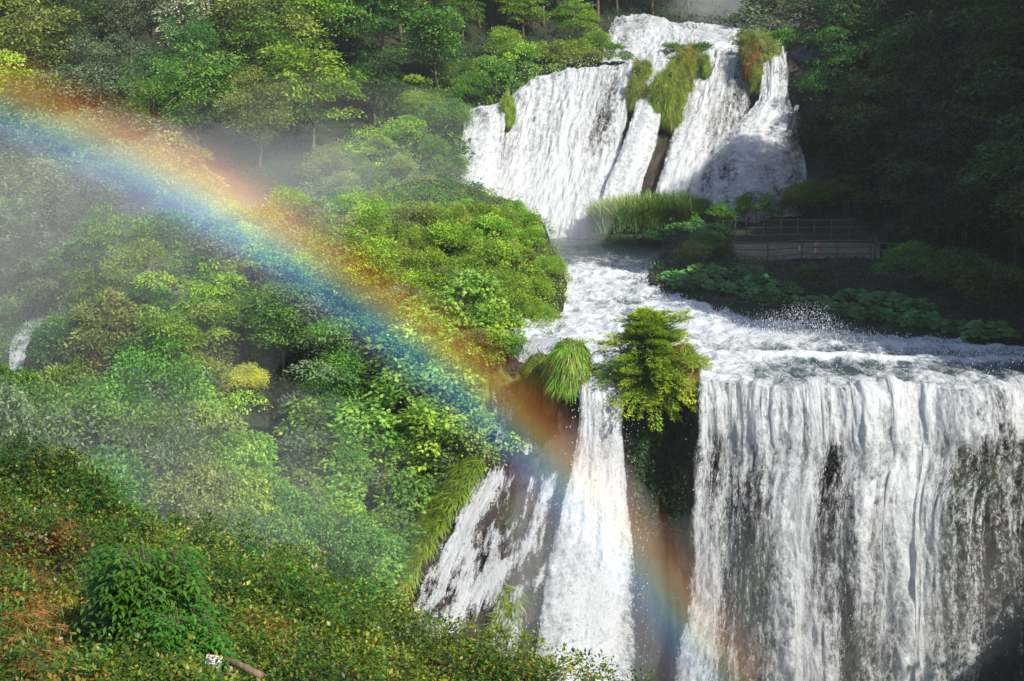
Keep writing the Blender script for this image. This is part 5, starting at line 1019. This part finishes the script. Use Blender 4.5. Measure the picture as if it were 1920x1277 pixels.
# ================================================================ RAINBOW: clear ring with the bow's light painted as colour round the antisolar point
def rainbow():
    a = SUN; r0 = 74.0
    e1 = norm(np.cross(a, np.array([0, 0, 1.]))); e2 = np.cross(e1, a)
    nu, nv = 60, 260
    m, nt, nd, lk = nm('painted_rainbow')
    uv = N(nt, 'ShaderNodeUVMap', uv_map='UVMap'); sp = N(nt, 'ShaderNodeSeparateXYZ'); lk.new(uv.outputs[0], sp.inputs[0])
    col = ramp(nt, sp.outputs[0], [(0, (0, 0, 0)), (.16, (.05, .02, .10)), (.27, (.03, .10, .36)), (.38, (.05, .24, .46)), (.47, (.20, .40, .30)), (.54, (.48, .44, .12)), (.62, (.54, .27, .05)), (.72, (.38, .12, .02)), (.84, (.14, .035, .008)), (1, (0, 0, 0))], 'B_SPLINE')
    at = N(nt, 'ShaderNodeAttribute', attribute_name='amt')
    d = N(nt, 'ShaderNodeBsdfDiffuse'); lk.new(mixc(nt, 1.0, col, at.outputs['Color'], 'MULTIPLY'), d.inputs['Color'])
    tr = N(nt, 'ShaderNodeBsdfTransparent'); ad = N(nt, 'ShaderNodeAddShader'); lk.new(tr.outputs[0], ad.inputs[0]); lk.new(d.outputs[0], ad.inputs[1]); out(nt, ad.outputs[0])
    V = []; UV = []; A = []; Fs = []
    for s in range(2):
        th = np.radians(42.4+np.linspace(-1.9, 1.9, nu))[None]*np.ones((nv, 1))
        ph = np.linspace(PH0, PH1, nv)[:, None]*np.ones((1, nu))
        rr_ = r0+(.5 if s else -.5)*np.sin(np.linspace(0, np.pi, nu))[None]
        # a flat ring square to the sunlight: constant height along the axis
        h = r0*math.cos(math.radians(42)); rad = np.tan(th)*h
        p = a*(h+(rr_-r0))[..., None]+rad[..., None]*(np.cos(ph)[..., None]*e1+np.sin(ph)[..., None]*e2)
        px, py = proj(p)
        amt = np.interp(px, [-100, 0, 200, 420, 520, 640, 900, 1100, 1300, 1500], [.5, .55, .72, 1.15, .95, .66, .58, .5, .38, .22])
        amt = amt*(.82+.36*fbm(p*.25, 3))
        V.append(p.reshape(-1, 3)); UV.append(np.stack([np.linspace(0, 1, nu)[None]*np.ones((nv, 1)), ph], -1).reshape(-1, 2)); A.append(amt.ravel()*RB); Fs.append(gridfaces(nv, nu, s*nu*nv))
    b = nu*nv; st = []
    i = np.arange(nv-1)*nu
    for j in (0, nu-1): st.append(np.stack([i+j, i+j+b, i+nu+j+b, i+nu+j], -1))
    me = mesh('rainbow', np.concatenate(V), Fs+st, [m], True, {'amt': np.concatenate(A)}, np.concatenate(UV))
    tag(link('rainbow', me), 'soft rainbow arc hanging in the spray, red outside and blue inside', 'rainbow')
PH0, PH1 = .2, 1.75; RB = .14
if RB: rainbow()

# ================================================================ AIR
def vol(name, dens, col, g=.2):
    m, nt, nd, lk = nm(name); v = N(nt, 'ShaderNodeVolumePrincipled'); v.inputs['Density'].default_value = dens; v.inputs['Color'].default_value = (*col, 1); v.inputs['Anisotropy'].default_value = g
    o = nt.nodes.new('ShaderNodeOutputMaterial'); lk.new(v.outputs[0], o.inputs['Volume']); return m
HZ = .0002
if HZ:
    b = MB(); b.box((0, 150, 5), (560, 420, 121)); tag(link('haze', b.data('haze', [vol('haze_air', HZ, (.93, .96, 1))])), 'thin damp air over the whole gorge', None, None, 'stuff')
def mist(c, r, dens, label, seed=0):
    n = 24; t = np.linspace(0, np.pi, n)[:, None]; f = np.linspace(0, 2*np.pi, 2*n, endpoint=False)[None]
    d = np.stack([np.sin(t)*np.cos(f), np.sin(t)*np.sin(f), np.cos(t)*np.ones_like(f)], -1)
    k = .62+.75*fbm(d*1.6+seed, 3)
    p = (np.array(c)+d*k[..., None]*np.array(r)).reshape(-1, 3); q = np.arange(n*2*n).reshape(n, 2*n); q2 = np.roll(q, -1, 1)
    F4 = np.stack([q[:-1], q[1:], q2[1:], q2[:-1]], -1).reshape(-1, 4)
    tag(link('mist', mesh('mist', p, [F4], [vol('mist_air', dens, (.86, .94, 1), -.35)], True)), label, None, None, 'stuff')
if MISTS:
    mist(P(120, 500, 112), (22, 14, 11), .0055, 'bluish mist drifting over the left slope', 1)
    mist(P(420, 400, 132), (22, 12, 8), .0035, 'bright mist behind the top of the left spur', 2)
    mist(P(290, 960, 50), (9, 7, 4.5), .0042, 'mist rising from the hollow behind the near slope', 3)
    mist(P(985, 420, 164), (9, 4, 7), .030, 'white spray cloud at the foot of the upper falls', 4)
    mist(P(1360, 40, 262), (50, 13, 15), .030, 'grey mist in front of the farthest hill', 5)
    mist(P(1500, 1230, 86), (22, 3.5, 8), .009, 'spray cloud in the gorge below the broad fall', 7)
    mist(P(1095, 1080, 83), (4.2, 2, 8), .035, 'soft spray round the foot of the narrow middle fall', 9)
    mist(P(620, 380, 150), (20, 12, 11), .003, 'warm mist between the spur and the back hill', 8)

# ================================================================ LIGHT AND CAMERA
w = bpy.data.worlds.new('World'); scn.world = w; w.use_nodes = True; nt = w.node_tree; nt.nodes.clear()
sk = nt.nodes.new('ShaderNodeTexSky'); sk.sky_type = 'NISHITA'; sk.sun_disc = False
el = math.asin(-SUN[2]); to = -SUN; az = math.atan2(to[0], to[1])
sk.sun_elevation = el; sk.sun_rotation = az; sk.air_density = 1.0; sk.dust_density = 1.0
bg = nt.nodes.new('ShaderNodeBackground'); bg.inputs[1].default_value = SKY; wo = nt.nodes.new('ShaderNodeOutputWorld')
nt.links.new(sk.outputs[0], bg.inputs[0]); nt.links.new(bg.outputs[0], wo.inputs[0])
sl = bpy.data.lights.new('sun', 'SUN'); sl.energy = SUNE; sl.angle = math.radians(.6); sl.color = (1, .93, .79)
so = bpy.data.objects.new('sun', sl); COL.objects.link(so)
from mathutils import Vector
so.rotation_euler = Vector(SUN.tolist()).to_track_quat('-Z', 'Y').to_euler(); so.location = (60, -60, 80)
cam = bpy.data.cameras.new('camera'); cam.sensor_width = 36; cam.sensor_fit = 'HORIZONTAL'; cam.lens = F/1920*36; cam.clip_end = 3000; cam.clip_start = .1
co = bpy.data.objects.new('camera', cam); COL.objects.link(co); co.rotation_euler = (math.radians(90)-PITCH, 0, 0); scn.camera = co
scn.view_settings.view_transform = 'Standard'; scn.view_settings.look = 'None'; scn.view_settings.gamma = 1; scn.view_settings.exposure = EXPO
cy = scn.cycles; cy.max_bounces = 7; cy.diffuse_bounces = 3; cy.transparent_max_bounces = 24; cy.volume_bounces = 0; cy.transmission_bounces = 4; cy.glossy_bounces = 2
cy.use_denoising = True
